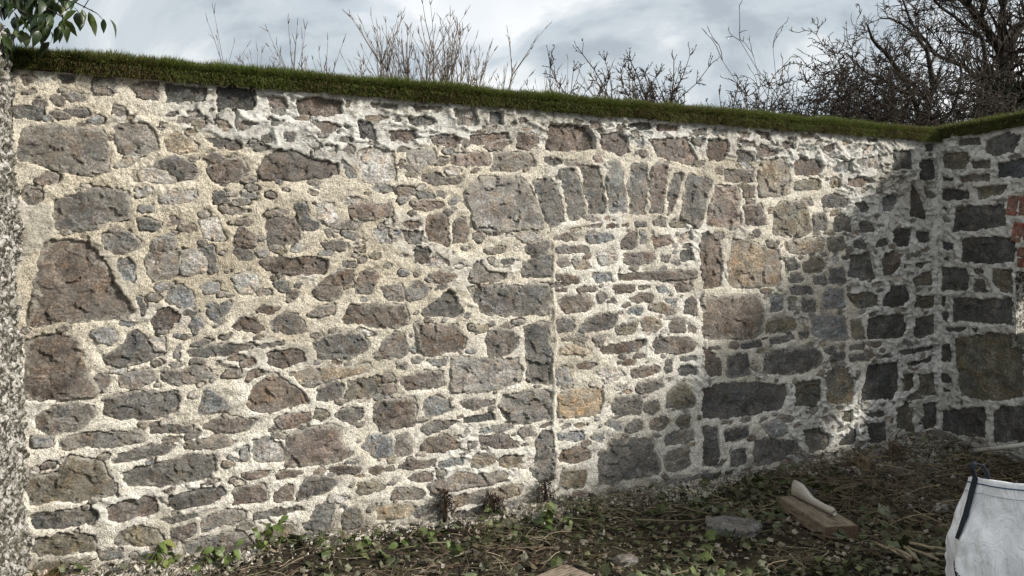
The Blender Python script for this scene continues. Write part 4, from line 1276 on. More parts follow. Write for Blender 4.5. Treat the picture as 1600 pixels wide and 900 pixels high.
tA = limb_tree('gnarled_tree', 'tall gnarled bare tree with ivy on its trunk at the top right', 'tree', (9.6, 14.2, -.2), [
    ([(9.6, 14.2, -.2), (9.35, 14.2, 3.0), (9.15, 14.2, 4.6), (9.0, 14.1, 5.3)], .17, .11),
    ([(9.0, 14.1, 5.3), (8.55, 14.0, 5.9), (8.2, 14.0, 6.25), (7.6, 13.9, 6.7)], .085, .03),
    ([(9.0, 14.1, 5.3), (9.5, 14.2, 5.9), (9.9, 14.3, 6.9)], .09, .04),
    ([(9.3, 14.2, 3.4), (8.75, 14.0, 4.6), (8.2, 13.9, 5.0), (7.6, 13.8, 5.2), (7.1, 13.7, 5.75)], .075, .02),
    ([(8.75, 14.0, 4.6), (8.45, 13.8, 5.5), (7.9, 13.7, 5.85), (7.2, 13.6, 6.3)], .05, .018),
    ([(9.2, 14.2, 4.3), (9.7, 14.0, 5.0), (10.2, 13.9, 5.3)], .07, .03),
    ([(8.55, 14.0, 5.9), (8.6, 14.1, 6.5), (8.3, 14.1, 7.0)], .045, .02)], cfgA, 41, 5, MAT_BARK, MAT_TWIG, .80)
# 2 the smaller crooked tree left of it
cfgB = dict(seg=.3, wob=.15, up=.06, bare=[.3, .2, .12], kids=[4, 3, 3], ang=(.4, 1.0), len=(.50, .74), levels=3, rmin=.0055, taper=.5)
limb_tree('crooked_tree', 'smaller crooked bare tree rising from the thicket left of the big tree', 'tree', (6.75, 12.4, -.2), [
    ([(6.75, 12.4, -.2), (6.65, 12.4, 3.4), (6.45, 12.4, 4.2), (6.15, 12.4, 4.7), (5.85, 12.3, 4.95)], .085, .03),
    ([(6.60, 12.4, 3.6), (6.80, 12.4, 4.3), (6.70, 12.4, 4.9), (6.40, 12.4, 5.25)], .06, .022),
    ([(6.45, 12.4, 4.2), (6.05, 12.3, 4.35), (5.7, 12.3, 4.5)], .04, .018),
    ([(6.70, 12.4, 3.2), (7.05, 12.3, 3.9), (7.2, 12.3, 4.5)], .045, .02)], cfgB, 43, 5, MAT_BARK, MAT_TWIG, .48)
# 3 thicket between
cfgH = dict(seg=.4, wob=.20, up=.02, bare=[.66, .15, .1], kids=[20, 9, 5], ang=(.4, 1.3), len=(.16, .34), levels=3, rmin=.007, taper=.6)
def clump(name, label, loc, width, top, n, rad, cfg, seed, fan, mat, jitter=.35, cat='shrub'):
    rr = random.Random(seed); stems = []
    for q in range(n):
        ox = -1 + 2 * (q + rr.random()) / n
        stems.append(((ox * width, rr.uniform(-jitter, jitter), 0), (ox * fan + rr.gauss(0, .05), rr.gauss(0, .06), 1), (top + .2) * rr.uniform(.84, 1.0) * (1 - .10 * ox * ox), rad))
    return tree(name, label, cat, (loc[0], loc[1], -.2), stems, cfg, seed + 1, mat, mat)
clump('thicket', 'dense bare thicket at the left end of the tangle behind the wall', (4.75, 11.6), .70, 3.92, 15, .018, cfgH, 60, .05, MAT_TWIG)
clump('thicket', 'dense dark bare thicket around the foot of the crooked tree', (5.85, 12.0), .85, 4.2, 22, .018, cfgH, 63, .05, MAT_TWIG)
clump('thicket', 'dark bare thicket between the crooked tree and the big tree', (6.95, 12.4), .75, 4.3, 20, .018, cfgH, 66, .05, MAT_TWIG)
clump('thicket', 'low dark thicket under the limbs of the big tree', (8.1, 12.9), .7, 4.1, 11, .018, cfgH, 68, .05, MAT_TWIG)
cfgW = dict(seg=.4, wob=.10, up=.02, bare=[.55, .2, .1], kids=[6, 3, 2], ang=(.35, .95), len=(.20, .38), levels=3, rmin=.0065, taper=.6)
clump('thicket', 'thin twiggy bare shrub at the left tip of the thicket', (4.05, 12.0), .30, 3.85, 6, .012, cfgW, 71, .10, MAT_TWIG)
# arching brambles
for (line, lab) in (([(3.69, 11.2, -.1), (3.69, 11.25, 3.0), (3.73, 11.2, 4.15), (4.03, 11.2, 4.41), (4.31, 11.2, 4.36), (4.57, 11.2, 4.12)], 'arching bramble cane over the left end of the thicket'),
                    ([(5.25, 11.3, -.1), (5.1, 11.2, 3.6), (4.93, 11.2, 4.21), (4.78, 11.2, 4.38), (4.65, 11.2, 4.57), (4.52, 11.2, 4.74)], 'thin leafy bramble cane sticking up out of the thicket')):
    base = Vector(line[0]); root = empty('bramble_cane', base); tag(root, lab, 'bramble')
    line = [Vector(q) - base for q in line]; dense = []
    for a, b in zip(line[:-1], line[1:]):
        dense += [a.lerp(b, t / 4) for t in range(4)]
    dense.append(line[-1])
    for _ in range(2):
        dense = [dense[0]] + [(dense[i - 1] + dense[i] * 2 + dense[i + 1]) / 4 for i in range(1, len(dense) - 1)] + [dense[-1]]
    obj('cane', tubes('cane', [(dense, list(np.linspace(.009, .0045, len(dense))))], sides_fn), root, MAT_TWIG)
    LV = np.array([(0, 0, 0), (.02, .012, .004), (.045, 0, 0), (.02, -.012, .004)]); LF = np.array([(0, 3, 2, 1)])
    pp = []
    for a in dense[len(dense) // 3:]:
        for _ in range(3): pp.append(a + Vector((random.gauss(0, .015), random.gauss(0, .015), random.gauss(0, .015))))
    n = len(pp); rg = np.random.default_rng(3)
    obj('leaves', scatter('leaves', LV, LF, np.array(pp), rot_stack(rg.uniform(0, 6, n), rg.uniform(0, 6, n), rg.uniform(0, 6, n)), np.full(n, 1.1), np.tile((.05, .045, .025), (n, 1))), root, MAT_LEAF)
# 4 rounded small tree in the middle distance
cfgC = dict(seg=.35, wob=.12, up=.08, bare=[.66, .2, .1], kids=[24, 10, 4], ang=(.35, 1.0), len=(.11, .24), levels=3, rmin=.0075, taper=.6)
clump('hawthorn_tree', 'small round-headed bare tree alone above the doorway arch', (3.02, 15.0), .22, 5.12, 15, .03, cfgC, 83, .12, MAT_TWIG, .3, 'tree')
# 5 tall upright shoots of the shrub left of it
cfgD = dict(seg=.5, wob=.035, up=.05, bare=[.70, .3, .2], kids=[14, 3], ang=(.25, .65), len=(.09, .20), levels=2, rmin=.0058, taper=.45)
clump('sucker_shrub', 'broad bare shrub of tall upright shoots behind the middle of the wall', (-1.25, 10.5), .64, 4.50, 32, .020, cfgD, 91, .12, MAT_TWIG_PALE)
clump('sucker_shrub', 'low fringe of thin bare shoots left of the tall shrub', (-2.35, 10.5), .46, 3.98, 16, .013, cfgD, 94, .05, MAT_TWIG_PALE)
clump('sucker_shrub', 'leaning bare shoots at the right side of the tall shrub', (-.62, 10.5), .34, 4.10, 11, .015, cfgD, 97, .20, MAT_TWIG_PALE)
clump('sucker_shrub', 'few thin twigs showing above the turf towards the left', (-4.5, 13.0), .34, 4.85, 5, .010, cfgD, 101, .05, MAT_TWIG_PALE)
clump('sucker_shrub', 'low line of fine twigs between the tall shrub and round tree', (.98, 13.0), .55, 4.22, 11, .009, cfgD, 104, .04, MAT_TWIG_PALE)

# ivy on the big tree's trunk
def leaf_cloud(name, parent, centers, n, seed, size, cols, mat):
    rg = np.random.default_rng(seed)
    ci = rg.integers(0, len(centers), n); C = np.array([c[:3] for c in centers]); S = np.array([c[3] for c in centers])
    dv = rg.normal(0, 1, (n, 3)); dv /= np.linalg.norm(dv, axis=1)[:, None]
    P = C[ci] + dv * (S[ci] * rg.uniform(.5, 1.05, n))[:, None] * np.array((1, 1, 1.25))
    LV = np.array([(0, 0, 0), (.35, .32, .08), (1, 0, -.1), (.35, -.32, .08)]); LF = np.array([(0, 3, 2), (0, 2, 1)])
    me = scatter(name, LV, LF, P, rot_stack(rg.uniform(0, 6.3, n), rg.uniform(0, 6.3, n), rg.uniform(0, 6.3, n)), rg.uniform(.7, 1.3, n) * size, np.array(cols)[rg.integers(0, len(cols), n)])
    return tag(obj(name, me, parent, mat), kind='stuff')
leaf_cloud('ivy_leaves', tA, [(-.85, -.3, 4.75, .30), (-.95, -.3, 4.4, .30), (-.65, -.2, 4.45, .30), (-.7, -.2, 4.0, .3), (-.30, -.2, 4.0, .28), (-.4, -.2, 4.7, .22), (-.3, -.2, 3.4, .35)], 2600, 5, .10, [(.018, .026, .010), (.028, .036, .014), (.014, .018, .008)], MAT_LEAF)

# ------------------------------------------------------------------ leafy branch hanging over the left end
def leaf_mesh(name, L, w, fold, bend):
    V, F = [], []
    ts = [0, .16, .38, .62, .84, 1.0]; ws = [.05, .62, 1.0, .82, .40, .02]
    for t, q in zip(ts, ws):
        z = -bend * t * t * L
        V += [(t * L, -q * w / 2, z + fold * q * w / 2), (t * L, 0, z), (t * L, q * w / 2, z + fold * q * w / 2)]
    for i in range(5):
        a = i * 3
        F += [(a, a + 3, a + 4, a + 1), (a + 1, a + 4, a + 5, a + 2)]
    return mesh_py(name, V, F, True)
Ml = NT('glossy_leaf', .38, .5)
lc = Ml.ramp(Ml.rnd(), [(0, (.016, .030, .009)), (.6, (.034, .058, .015)), (1, (.075, .095, .022))])
lc = Ml.mix(.4, lc, Ml.ramp(Ml.noise(40, 3, .6), [(.35, .6), (.65, 1.4)]), 'MULTIPLY')
Ml.color(lc)
tl = Ml.n('ShaderNodeBsdfTranslucent'); Ml.l(lc, tl.inputs['Color'])
mx = Ml.n('ShaderNodeMixShader'); mx.inputs[0].default_value = .22
Ml.l(Ml.b.outputs[0], mx.inputs[1]); Ml.l(tl.outputs[0], mx.inputs[2]); Ml.l(mx.outputs[0], Ml.t.nodes['Material Output'].inputs['Surface'])
MAT_GLEAF = Ml.m
LEAVES = [leaf_mesh('leaf', .062, .029, .35, .35), leaf_mesh('leaf', .055, .030, .2, .6), leaf_mesh('leaf', .070, .028, .5, .2)]
bush = empty('leafy_shrub', (-3.5, 4.6, -.08)); tag(bush, 'evergreen shrub with glossy hanging leaves at the top left corner', 'shrub')
b0 = Vector((-3.5, 4.6, -.08))
rb = random.Random(9)
lines = []; tips = []
main = [Vector((-3.5, 4.6, -.08)), Vector((-3.3, 4.4, 1.4)), Vector((-3.0, 4.1, 2.6)), Vector((-2.75, 3.95, 3.05))]
lines.append(([p - b0 for p in main], [.035, .03, .022, .015]))
for (a, bq, c) in (((-2.75, 3.95, 3.05), (-2.45, 3.85, 2.98), (-2.06, 3.80, 2.80)), ((-2.75, 3.95, 3.05), (-2.55, 3.80, 2.92), (-2.28, 3.72, 2.70)), ((-2.9, 4.0, 2.85), (-2.6, 3.8, 2.80), (-2.42, 3.72, 2.66)), ((-2.75, 3.95, 3.05), (-2.50, 3.9, 3.08), (-2.30, 3.86, 2.98)),
                   ((-2.75, 3.95, 3.05), (-2.45, 3.85, 2.95), (-2.17, 3.75, 2.74))):
    A, B, C = Vector(a), Vector(bq), Vector(c); pl = []
    for i in range(9):
        t = i / 8; p = A * (1 - t) ** 2 + B * 2 * t * (1 - t) + C * t * t
        p += Vector((rb.gauss(0, .006), rb.gauss(0, .006), rb.gauss(0, .006))); pl.append(p)
    lines.append(([p - b0 for p in pl], list(np.linspace(.008, .0025, 9)))); tips.append(pl)
# bare twig ends in front of the sky
for (a, c) in (((-2.20, 3.78, 2.80), (-2.05, 3.75, 2.88)), ((-2.08, 3.79, 2.81), (-2.00, 3.78, 2.74)), ((-2.12, 3.8, 2.82), (-2.06, 3.8, 2.90)), ((-2.25, 3.8, 2.84), (-2.17, 3.76, 2.92))):
    A, C = Vector(a), Vector(c); lines.append(([A - b0, A.lerp(C, .5) - b0 + Vector((0, 0, .01)), C - b0], [.0025, .002, .0012]))
obj('branches', tubes('branches', lines, lambda r: 5), bush, MAT_BARK)
for pl in tips:
    for i in range(54):
        t = rb.uniform(.15, 1.0) ** 1.0 * 8; k = min(7, int(t)); p = pl[k].lerp(pl[k + 1], t - k)
        p = p + Vector((rb.gauss(0, .034), rb.gauss(0, .03), rb.gauss(-.016, .028)))
        o = obj('leaf', rb.choice(LEAVES), bush, MAT_GLEAF, p - b0)
        o.rotation_euler = (rb.gauss(0, .6), rb.uniform(.5, 1.5), rb.uniform(0, 6.28)); s = rb.uniform(1.0, 1.5); o.scale = (s, s, s)

# ------------------------------------------------------------------ things lying on the ground
def gz(x, y): return float(ground_h(np.array([x]), np.array([y]))[0])
Mw = NT('weathered_timber', .8, .25)
oc = Mw.obj_co()
wn = Mw.noise(9, 6, .65, vec=oc, dist=.6, stretch=(1.2, 14, 14)); wb = Mw.noise(14, 4, .6, vec=oc)
wc = Mw.ramp(wn, [(.34, (.090, .068, .047)), (.50, (.195, .155, .115)), (.66, (.320, .270, .215))])
wc = Mw.mix(Mw.ramp(wb, [(.54, 0), (.68, .7)]), wc, (.052, .042, .030))
wc = Mw.mix(Mw.ramp(Mw.noise(6, 3, .6, vec=oc), [(.58, 0), (.72, .35)]), wc, (.14, .135, .06))
Mw.color(wc); Mw.bump(wn, .006, .8)
Mend = NT('timber_end_grain', .85, .2)
oe = Mend.obj_co()
wv = Mend.n('ShaderNodeTexWave', wave_type='RINGS', rings_direction='X'); wv.inputs['Scale'].default_value = 16; wv.inputs['Distortion'].default_value = 2.5
mp = Mend.n('ShaderNodeMapping'); mp.inputs['Location'].default_value = (0, .03, .06); Mend.l(oe, mp.inputs[0]); Mend.l(mp.outputs[0], wv.inputs['Vector'])
Mend.color(Mend.mix(.6, Mend.ramp(wv.outputs['Fac'], [(.1, (.095, .064, .042)), (.9, (.125, .086, .057))]), Mend.ramp(Mend.noise(30, 4, .6), [(.3, .5), (.7, 1.3)]), 'MULTIPLY'))
def timber(label, loc, rz, L, w, h, tilt=0.0):
    root = empty('timber_block', loc, rz); tag(root, label, 'timber')
    bm = bmesh.new(); bmesh.ops.create_cube(bm, size=1)
    bmesh.ops.scale(bm, vec=(L - .006, w, h), verts=bm.verts)
    bmesh.ops.subdivide_edges(bm, edges=[e for e in bm.edges if abs((e.verts[0].co - e.verts[1].co).x) > L * .5], cuts=6)
    bmesh.ops.bevel(bm, geom=[e for e in bm.edges if abs((e.verts[0].co - e.verts[1].co).normalized().x) > .9 and len(e.link_faces) == 2 and e.calc_face_angle(0) > .5], offset=.004, segments=2, affect='EDGES')
    for v in bm.verts:
        v.co.y += noise.noise((v.co.x * 9, v.co.y * 5, L)) * .003; v.co.z += noise.noise((v.co.x * 8, 3, v.co.z * 5)) * .002
    me = bpy.data.meshes.new('beam'); bm.to_mesh(me); bm.free()
    b = obj('beam', me, root, Mw.m, (0, 0, h / 2)); b.rotation_euler = (0, tilt, 0)
    for s in (-1, 1):
        e = obj('sawn_end', brick_mesh(.006, w - .004, h - .004), root, Mend.m, (s * (L / 2 - .002), 0, h / 2 - s * 0)); e.rotation_euler = (0, tilt, 0)
    return root
tb = Vector((1.876, 4.735, 0)); tz = gz(tb.x, tb.y) + .016
timb = timber('weathered timber block lying in the litter with a wire brush on it', (tb.x, tb.y, tz), math.atan2(-.56, .075), .57, .205, .082)
t2 = Vector((.286, 4.042, 0)) + Vector((-.74, -.67, 0)) * .35 + Vector((.67, -.74, 0)) * .10
timber('pale timber block cut off by the bottom edge of the picture', (t2.x, t2.y, gz(t2.x, t2.y) - .0), math.atan2(-.67, -.74), .70, .205, .085)

# wire brush on the timber
brush = empty('wire_brush', (1.89, 4.80, tz + .083), math.atan2(-.52, .13)); brush.scale = (1.45, 1.45, 1.45); tag(brush, 'wooden handled wire brush lying on the weathered timber block', 'brush')
# outline of the wooden back, seen on its side: broad head, waisted, straight handle
prof = [(-.150, -.004, .040), (-.140, -.004, .070), (-.090, -.002, .066), (-.050, .0, .046), (-.015, .0, .030), (.06, -.002, .025), (.120, -.004, .027), (.135, -.004, .020)]
V, F = [], []
for x, z0, hgt in prof:
    for (yy, zz2) in ((-.010, .03), (-.012, .5), (-.010, .95), (.0, 1.0), (.010, .95), (.012, .5), (.010, .03), (0, 0)):
        V.append((x, yy * (1 if hgt > .03 else .85), .006 + zz2 * hgt))
for i in range(len(prof) - 1):
    for j in range(8):
        F.append((i * 8 + j, i * 8 + (j + 1) % 8, (i + 1) * 8 + (j + 1) % 8, (i + 1) * 8 + j))
F.append(tuple(range(8))); F.append(tuple((len(prof) - 1) * 8 + j for j in range(7, -1, -1)))
MAT_PALEWOOD = simple('worn_pale_wood', (.45, .42, .37), .25, 30, .7, .3, .003, 80, (2, 10, 10), 'obj')
hb = obj('handle', mesh_py('handle', V, F, True), brush, MAT_PALEWOOD)
lines = []
rb = random.Random(4)
for i in range(9):
    for j in range(5):
        x = -.135 + i * .0125; zb = .012 + j * .010
        lines.append(([(x, .012, zb), (x + rb.gauss(0, .003), .028, zb + rb.gauss(0, .002)), (x + rb.gauss(0, .005), .042, zb + rb.gauss(0, .004))], [.0016, .0016, .0014]))
bris = obj('bristles', tubes('bristles', lines, lambda r: 3), brush, simple('steel_wire', (.06, .06, .062), .3, 60, .5, .5)); tag(bris, kind='stuff')

# flat slab of stone
def rock(name, label, loc, size, seed, mat, cat='stone', rz=0.0, group=None):
    bm = bmesh.new(); bmesh.ops.create_icosphere(bm, subdivisions=3, radius=1)
    for v in bm.verts:
        c = v.co.copy()
        q = Vector([math.copysign(abs(t) ** .6, t) for t in c])
        n = 1 + .30 * noise.noise(c * 1.6 + Vector((seed, 0, 0))) + .07 * noise.noise(c * 4 + Vector((seed, 3, 0)))
        v.co = Vector((q.x * size[0] * n, q.y * size[1] * n, q.z * size[2] * (.9 + .3 * noise.noise(c * 2 + Vector((0, seed, 0))))))
    me = bpy.data.meshes.new(name); bm.to_mesh(me); bm.free()
    a = me.attributes.new('edge', 'FLOAT', 'POINT'); a.data.foreach_set('value', np.full(len(me.vertices), .2, dtype=np.float32))
    o = obj(name, me, None, mat, loc); o.rotation_euler = (0.05, -.04, rz)
    return tag(o, label, cat, group)
rock('loose_slab', 'flat grey slab of stone lying in the litter left of the timber block', (1.33, 4.64, gz(1.33, 4.64) + .006), (.165, .11, .045), 3.3, MAT_STONE['k'], rz=-.5)
rock('loose_stone', 'small grey stone half buried beside the bottom timber block', (.62, 4.20, gz(.62, 4.20) + .004), (.06, .045, .03), 7.7, MAT_STONE['g'], rz=.4)

# plastic pipe by the side wall
pipe = obj('pale_pipe', tubes('pale_pipe', [([Vector((0, 0, 0)), Vector((.225, -.265, .115)), Vector((.45, -.53, .235))], [.018, .018, .018])], lambda r: 10), None, simple('pale_plastic', (.55, .53, .48), .15, 12, .5, .4), (3.63, 6.03, .06))
tag(pipe, 'pale grey pipe leaning at the foot of the side wall', 'pipe')

# cut sticks heaped by the bag
rb = random.Random(12)
ORDER = ['leftmost cut stick of the small heap beside the white bag'] + ['%s cut stick from the left in the heap beside the white bag' % q for q in ('second', 'third', 'fourth', 'fifth', 'sixth', 'seventh')] + ['rightmost cut stick of the small heap, nearest the white bag']
MAT_CUT = simple('cut_stick', (.30, .245, .165), .35, 18, .85, .2)
for i in range(8):
    x, y = 2.10 + .036 * i + rb.gauss(0, .004), 4.22 + rb.gauss(0, .05)
    L = rb.uniform(.12, .22) if i else .26; a = rb.uniform(-1.9, -.9) if i < 6 else rb.uniform(-.2, .5)
    z = gz(x, y) + .036 + .008 * (i % 3)
    o = obj('cut_stick', tubes('cut_stick', [([(-L / 2, 0, 0), (0, .004, .003), (L / 2, 0, .0)], [.0092, .0088, .0082])], lambda r: 7), None, MAT_CUT, (x, y, z))
    o.rotation_euler = (0, rb.gauss(0, .08), a)
    tag(o, ORDER[i], 'stick', 'cut sticks heaped by the bag')

# stumps and clumps of dead root
Mroot = simple('dead_root', (.095, .074, .052), .5, 25, .95, .15, .01, 60)
Mrootp = simple('rotten_wood', (.15, .115, .072), .5, 25, .95, .15, .01, 60)
def stump(label, loc, n, hgt, rad, seed, mat):
    root = empty('root_stump', loc); tag(root, label, 'stump'); r = random.Random(seed); lines = []
    body = [(Vector((0, 0, -.06)), rad * 1.5), (Vector((.01, 0, hgt * .3)), rad * 1.05), (Vector((.02, .01, hgt * .7)), rad * .9), (Vector((.03, .01, hgt)), rad * .75)]
    obj('trunk', tubes('trunk', [([b[0] for b in body], [b[1] for b in body])], lambda q: 9), root, mat)
    for i in range(n):
        a = r.uniform(0, 6.28); p = Vector((math.cos(a) * rad * .6, math.sin(a) * rad * .6, r.uniform(0, hgt * .9)))
        d = Vector((math.cos(a), math.sin(a), r.uniform(-.5, .9))); pts = [p.copy()]
        for k in range(5):
            d = (d + Vector((r.gauss(0, .4), r.gauss(0, .4), r.gauss(0, .4) - .15))).normalized(); p = p + d * r.uniform(.02, .05); pts.append(p.copy())
        lines.append((pts, list(np.linspace(r.uniform(.003, .009), .0012, 6))))
    obj('roots', tubes('roots', lines, lambda q: 4), root, mat)
stump('tall split brown stump in the dark corner of the yard', (2.95, 5.95, gz(2.95, 5.95)), 46, .16, .042, 1, Mroot)
stump('low rotten stump with pale broken top in the corner', (2.62, 5.75, gz(2.62, 5.75)), 30, .11, .055, 2, Mrootp)
stump('dark forked root standing left of the white bag', (2.42, 5.18, gz(2.42, 5.18)), 34, .15, .022, 3, Mroot)
def root_tuft(label, u, z, hgt, seed):
    p0 = on_wall(u, z, .02); root = empty('root_tuft', p0, WALL_RZ); tag(root, label, 'root'); r = random.Random(seed); lines = []
    for i in range(95):
        t = r.random(); zz2 = t * hgt; x = r.gauss(0, .045 * (1.1 - t) + .01)
        pts = [Vector((x, r.uniform(-.035, .0), zz2))]; d = Vector((r.gauss(0, .5), -.4, r.gauss(.1, .6)))
        for k in range(4):
            d = (d + Vector((r.gauss(0, .5), r.gauss(0, .4), r.gauss(-.1, .5)))).normalized(); pts.append(pts[-1] + d * .017)
        lines.append((pts, [.0028, .0022, .0016, .0012, .0008]))
    lines.append(([Vector((0, -.01, -.08)), Vector((.006, -.016, hgt * .4)), Vector((-.006, -.012, hgt))], [.016, .010, .004]))
    obj('fibres', tubes('fibres', lines, lambda q: 4), root, simple('ivy_root', (.040, .029, .021), .5, 40, .95, .1))
root_tuft('dead ivy root clinging to the wall, leftmost of three at its foot', 2.28, .00, .13, 21)
root_tuft('dead ivy root clinging to the wall, middle of three at its foot', 2.60, -.02, .09, 22)
root_tuft('dead ivy root clinging to the wall beside the blocked doorway', 2.97, -.01, .13, 23)

# ------------------------------------------------------------------ bulk bag
BH = .715
bagc = Vector((2.63, 3.52, 0)); bag_rz = R(-40)
def bag_pt(th, t, inset=0.0):
    c, s = math.cos(th), math.sin(th)
    e = 2 / 5.0
    half = .425 + .115 * (1 - t) ** 1.1 + .012 * math.sin(math.pi * t)
    x = math.copysign(abs(c) ** e, c) * half; y = math.copysign(abs(s) ** e, s) * half
    rim = BH - .34 * max(0.0, min(1.0, y / .44 * .5 + .5)) ** 1.4 + .012 * math.sin(x * 5 + 1.0)
    z = t * rim
    w = noise.noise((x * 4.2, y * 4.2, z * 2.6)) * .034 + abs(noise.noise((x * 8 + z * 2, y * 8, z * 3.5 + 4))) * .030 - abs(noise.noise((th * 7 + z * 3, z * 5, 2))) * .024 + abs(noise.noise((x * 19, y * 19, z * 9 + th))) * .014
    w += .016 * math.sin(th * 11 + z * 5 + 2 * noise.noise((th * 2, z * 3, 0))) * (1 - .6 * t)
    w *= (.35 + .65 * math.sin(math.pi * min(1, max(0, t * .93 + .05))))
    k = (1 + (w - inset) / half)
    return Vector((x * k, y * k, z + .02 * noise.noise((x * 3, y * 3, 7))))
bagz = gz(bagc.x, bagc.y) - .01
bag = empty('bulk_bag', (bagc.x, bagc.y, bagz), bag_rz); tag(bag, 'white woven bulk bag with blue stitching at the bottom right', 'bag')
NTH, NT_ = 220, 64
V, F = [], []
for j in range(NT_ + 1):
    for i in range(NTH):
        V.append(bag_pt(2 * math.pi * i / NTH, j / NT_))
# folded-in top over the filling
for q, ins in ((NT_ + 1, .03), (NT_ + 2, .14), (NT_ + 3, .34)):
    for i in range(NTH):
        p = bag_pt(2 * math.pi * i / NTH, 1.0, ins); p.z += (-.004 if ins < .05 else -.035 if ins < .2 else -.05) + .02 * noise.noise((p.x * 7, p.y * 7, 1)); V.append(p)
for j in range(NT_ + 3):
    for i in range(NTH):
        a = j * NTH + i; b = j * NTH + (i + 1) % NTH
        F.append((a, b, b + NTH, a + NTH))
V.append(Vector((0, 0, BH - .22))); cidx = len(V) - 1
for i in range(NTH): F.append(((NT_ + 3) * NTH + i, (NT_ + 3) * NTH + (i + 1) % NTH, cidx))
Mbag = NT('woven_polypropylene', .62, .35)
bo = Mbag.obj_co()
dn = Mbag.noise(7, 5, .65, vec=bo, stretch=(1, 1, .45)); dn2 = Mbag.noise(60, 4, .7, vec=bo, stretch=(1, 1, .3))
bcol = Mbag.ramp(dn, [(.35, (.70, .71, .73)), (.55, (.82, .83, .85)), (.7, (.87, .88, .90))])
bcol = Mbag.mix(Mbag.ramp(dn2, [(.60, 0), (.72, .35)]), bcol, (.40, .36, .32))
Mbag.color(bcol)
bb = Mbag.bump(Mbag.noise(12, 5, .6, vec=bo, dist=1.2, stretch=(1, 1, .5)), .035, .8)
mpc = Mbag.n('ShaderNodeMapping'); mpc.inputs['Scale'].default_value = (1, 1, .45); Mbag.l(bo, mpc.inputs[0])
bb = Mbag.bump(Mbag.ramp(Mbag.voro(11, 'DISTANCE_TO_EDGE', mpc.outputs[0]), [(0, 0), (.12, 1)]), .0025, .4, bb)
wv = Mbag.n('ShaderNodeTexWave'); wv.inputs['Scale'].default_value = 120; Mbag.l(bo, wv.inputs['Vector']); Mbag.bump(wv.outputs['Fac'], .0004, .15, bb)
obj('sack', mesh_py('sack', V, F, True), bag, Mbag.m)
MAT_BLUE = simple('blue_thread', (.035, .085, .155), .2, 60, .7, .3)
for t, rad in ((.965, .0028), (.905, .0012)):
    pts = [bag_pt(2 * math.pi * i / 120, t, -.003) for i in range(121)]
    obj('stitching', tubes('stitching', [(pts, [rad] * 121)], lambda r: 5), bag, MAT_BLUE if t > .95 else simple('grey_thread', (.35, .36, .38), .2, 60))
Mweb = NT('dark_webbing', .8, .3)
ww = Mweb.n('ShaderNodeTexWave'); ww.inputs['Scale'].default_value = 90; Mweb.l(Mweb.obj_co(), ww.inputs['Vector'])
Mweb.color(Mweb.mix(Mweb.noise(50, 3, .6, vec=Mweb.obj_co()), (.012, .014, .019), (.032, .044, .062))); Mweb.bump(ww.outputs['Fac'], .003, .6)
def webbing(th, label=None):
    """lifting loop sewn down a corner of the bag"""
    line = [bag_pt(th, t, -.006) for t in np.linspace(.60, 1.0, 9)]
    top = line[-1]; o = Vector((top.x, top.y, 0)).normalized(); tg = Vector((-o.y, o.x, 0))
    loop = [top + o * .012 + Vector((0, 0, .03)), top + o * .02 + Vector((0, 0, .055)), top + o * .0 + Vector((0, 0, .068)), top - o * .03 + Vector((0, 0, .058)), top - o * .055 + Vector((0, 0, .02)), top - o * .065 + Vector((0, 0, -.03))]
    pts = line + loop; V, F = [], []
    for i, p in enumerate(pts):
        t = (pts[min(i + 1, len(pts) - 1)] - pts[max(i - 1, 0)]).normalized(); nn = t.cross(tg).normalized()
        for (a, b) in ((-.016, -.0018), (.016, -.0018), (.016, .0018), (-.016, .0018)):
            V.append(p + tg * a * (1 - .4 * (i < 3) * (1 - i / 3)) + nn * b)
    for i in range(len(pts) - 1):
        for j in range(4): F.append((i * 4 + j, i * 4 + (j + 1) % 4, i * 4 + 4 + (j + 1) % 4, i * 4 + 4 + j))
    F.append((3, 2, 1, 0)); q = (len(pts) - 1) * 4; F.append((q, q + 1, q + 2, q + 3))
    return obj('strap', mesh_py('strap', V, F, True), bag, Mweb.m)
for q in (.25, .75, 1.25, 1.75): webbing(math.pi * q)
# scrawled pen marks low on the left corner
rb = random.Random(31); lines = []
for row in range(2):
    th0 = math.pi * (1.245 + .01 * row); pts = []
    for k in range(46):
        th = th0 + k * .0062; tt = .44 - .10 * row - k * .0030 + .020 * math.sin(k * 1.9) + rb.gauss(0, .007)
        pts.append(bag_pt(th, tt, -.0015))
        if k % 11 == 10: lines.append((pts, [.0030] * len(pts))); pts = []
obj('pen_scrawl', tubes('pen_scrawl', lines, lambda r: 3), bag, simple('pen_ink', (.02, .02, .024), .1, 40))

# ------------------------------------------------------------------ litter on the ground
def yard_points(n, seed, fmin=.02, fmax=3.2, bias=None):
    """points on the yard in front of the wall that the place shows"""
    r = np.random.default_rng(seed); P = np.zeros((0, 2))
    while len(P) < n:
        x = r.uniform(-3.0, 4.9, n * 2); y = r.uniform(2.6, 7.0, n * 2)
        rx, ry = x - P0.x, y - P0.y; u = rx * WD.x + ry * WD.y; f = rx * ND.x + ry * ND.y
        ok = (f > fmin) & (f < fmax) & (u > .03) & (u < LEN - .05)
        if bias is not None: ok &= r.random(len(x)) < bias(x, y, u, f)
        P = np.concatenate((P, np.stack((x, y), 1)[ok]))
    return P[:n], r
def clumps(x, y, sc, sd, lo=-.15, hi=.35): return .12 + .88 * sstep(lo, hi, fbm2(x, y, sc, sd, 3))
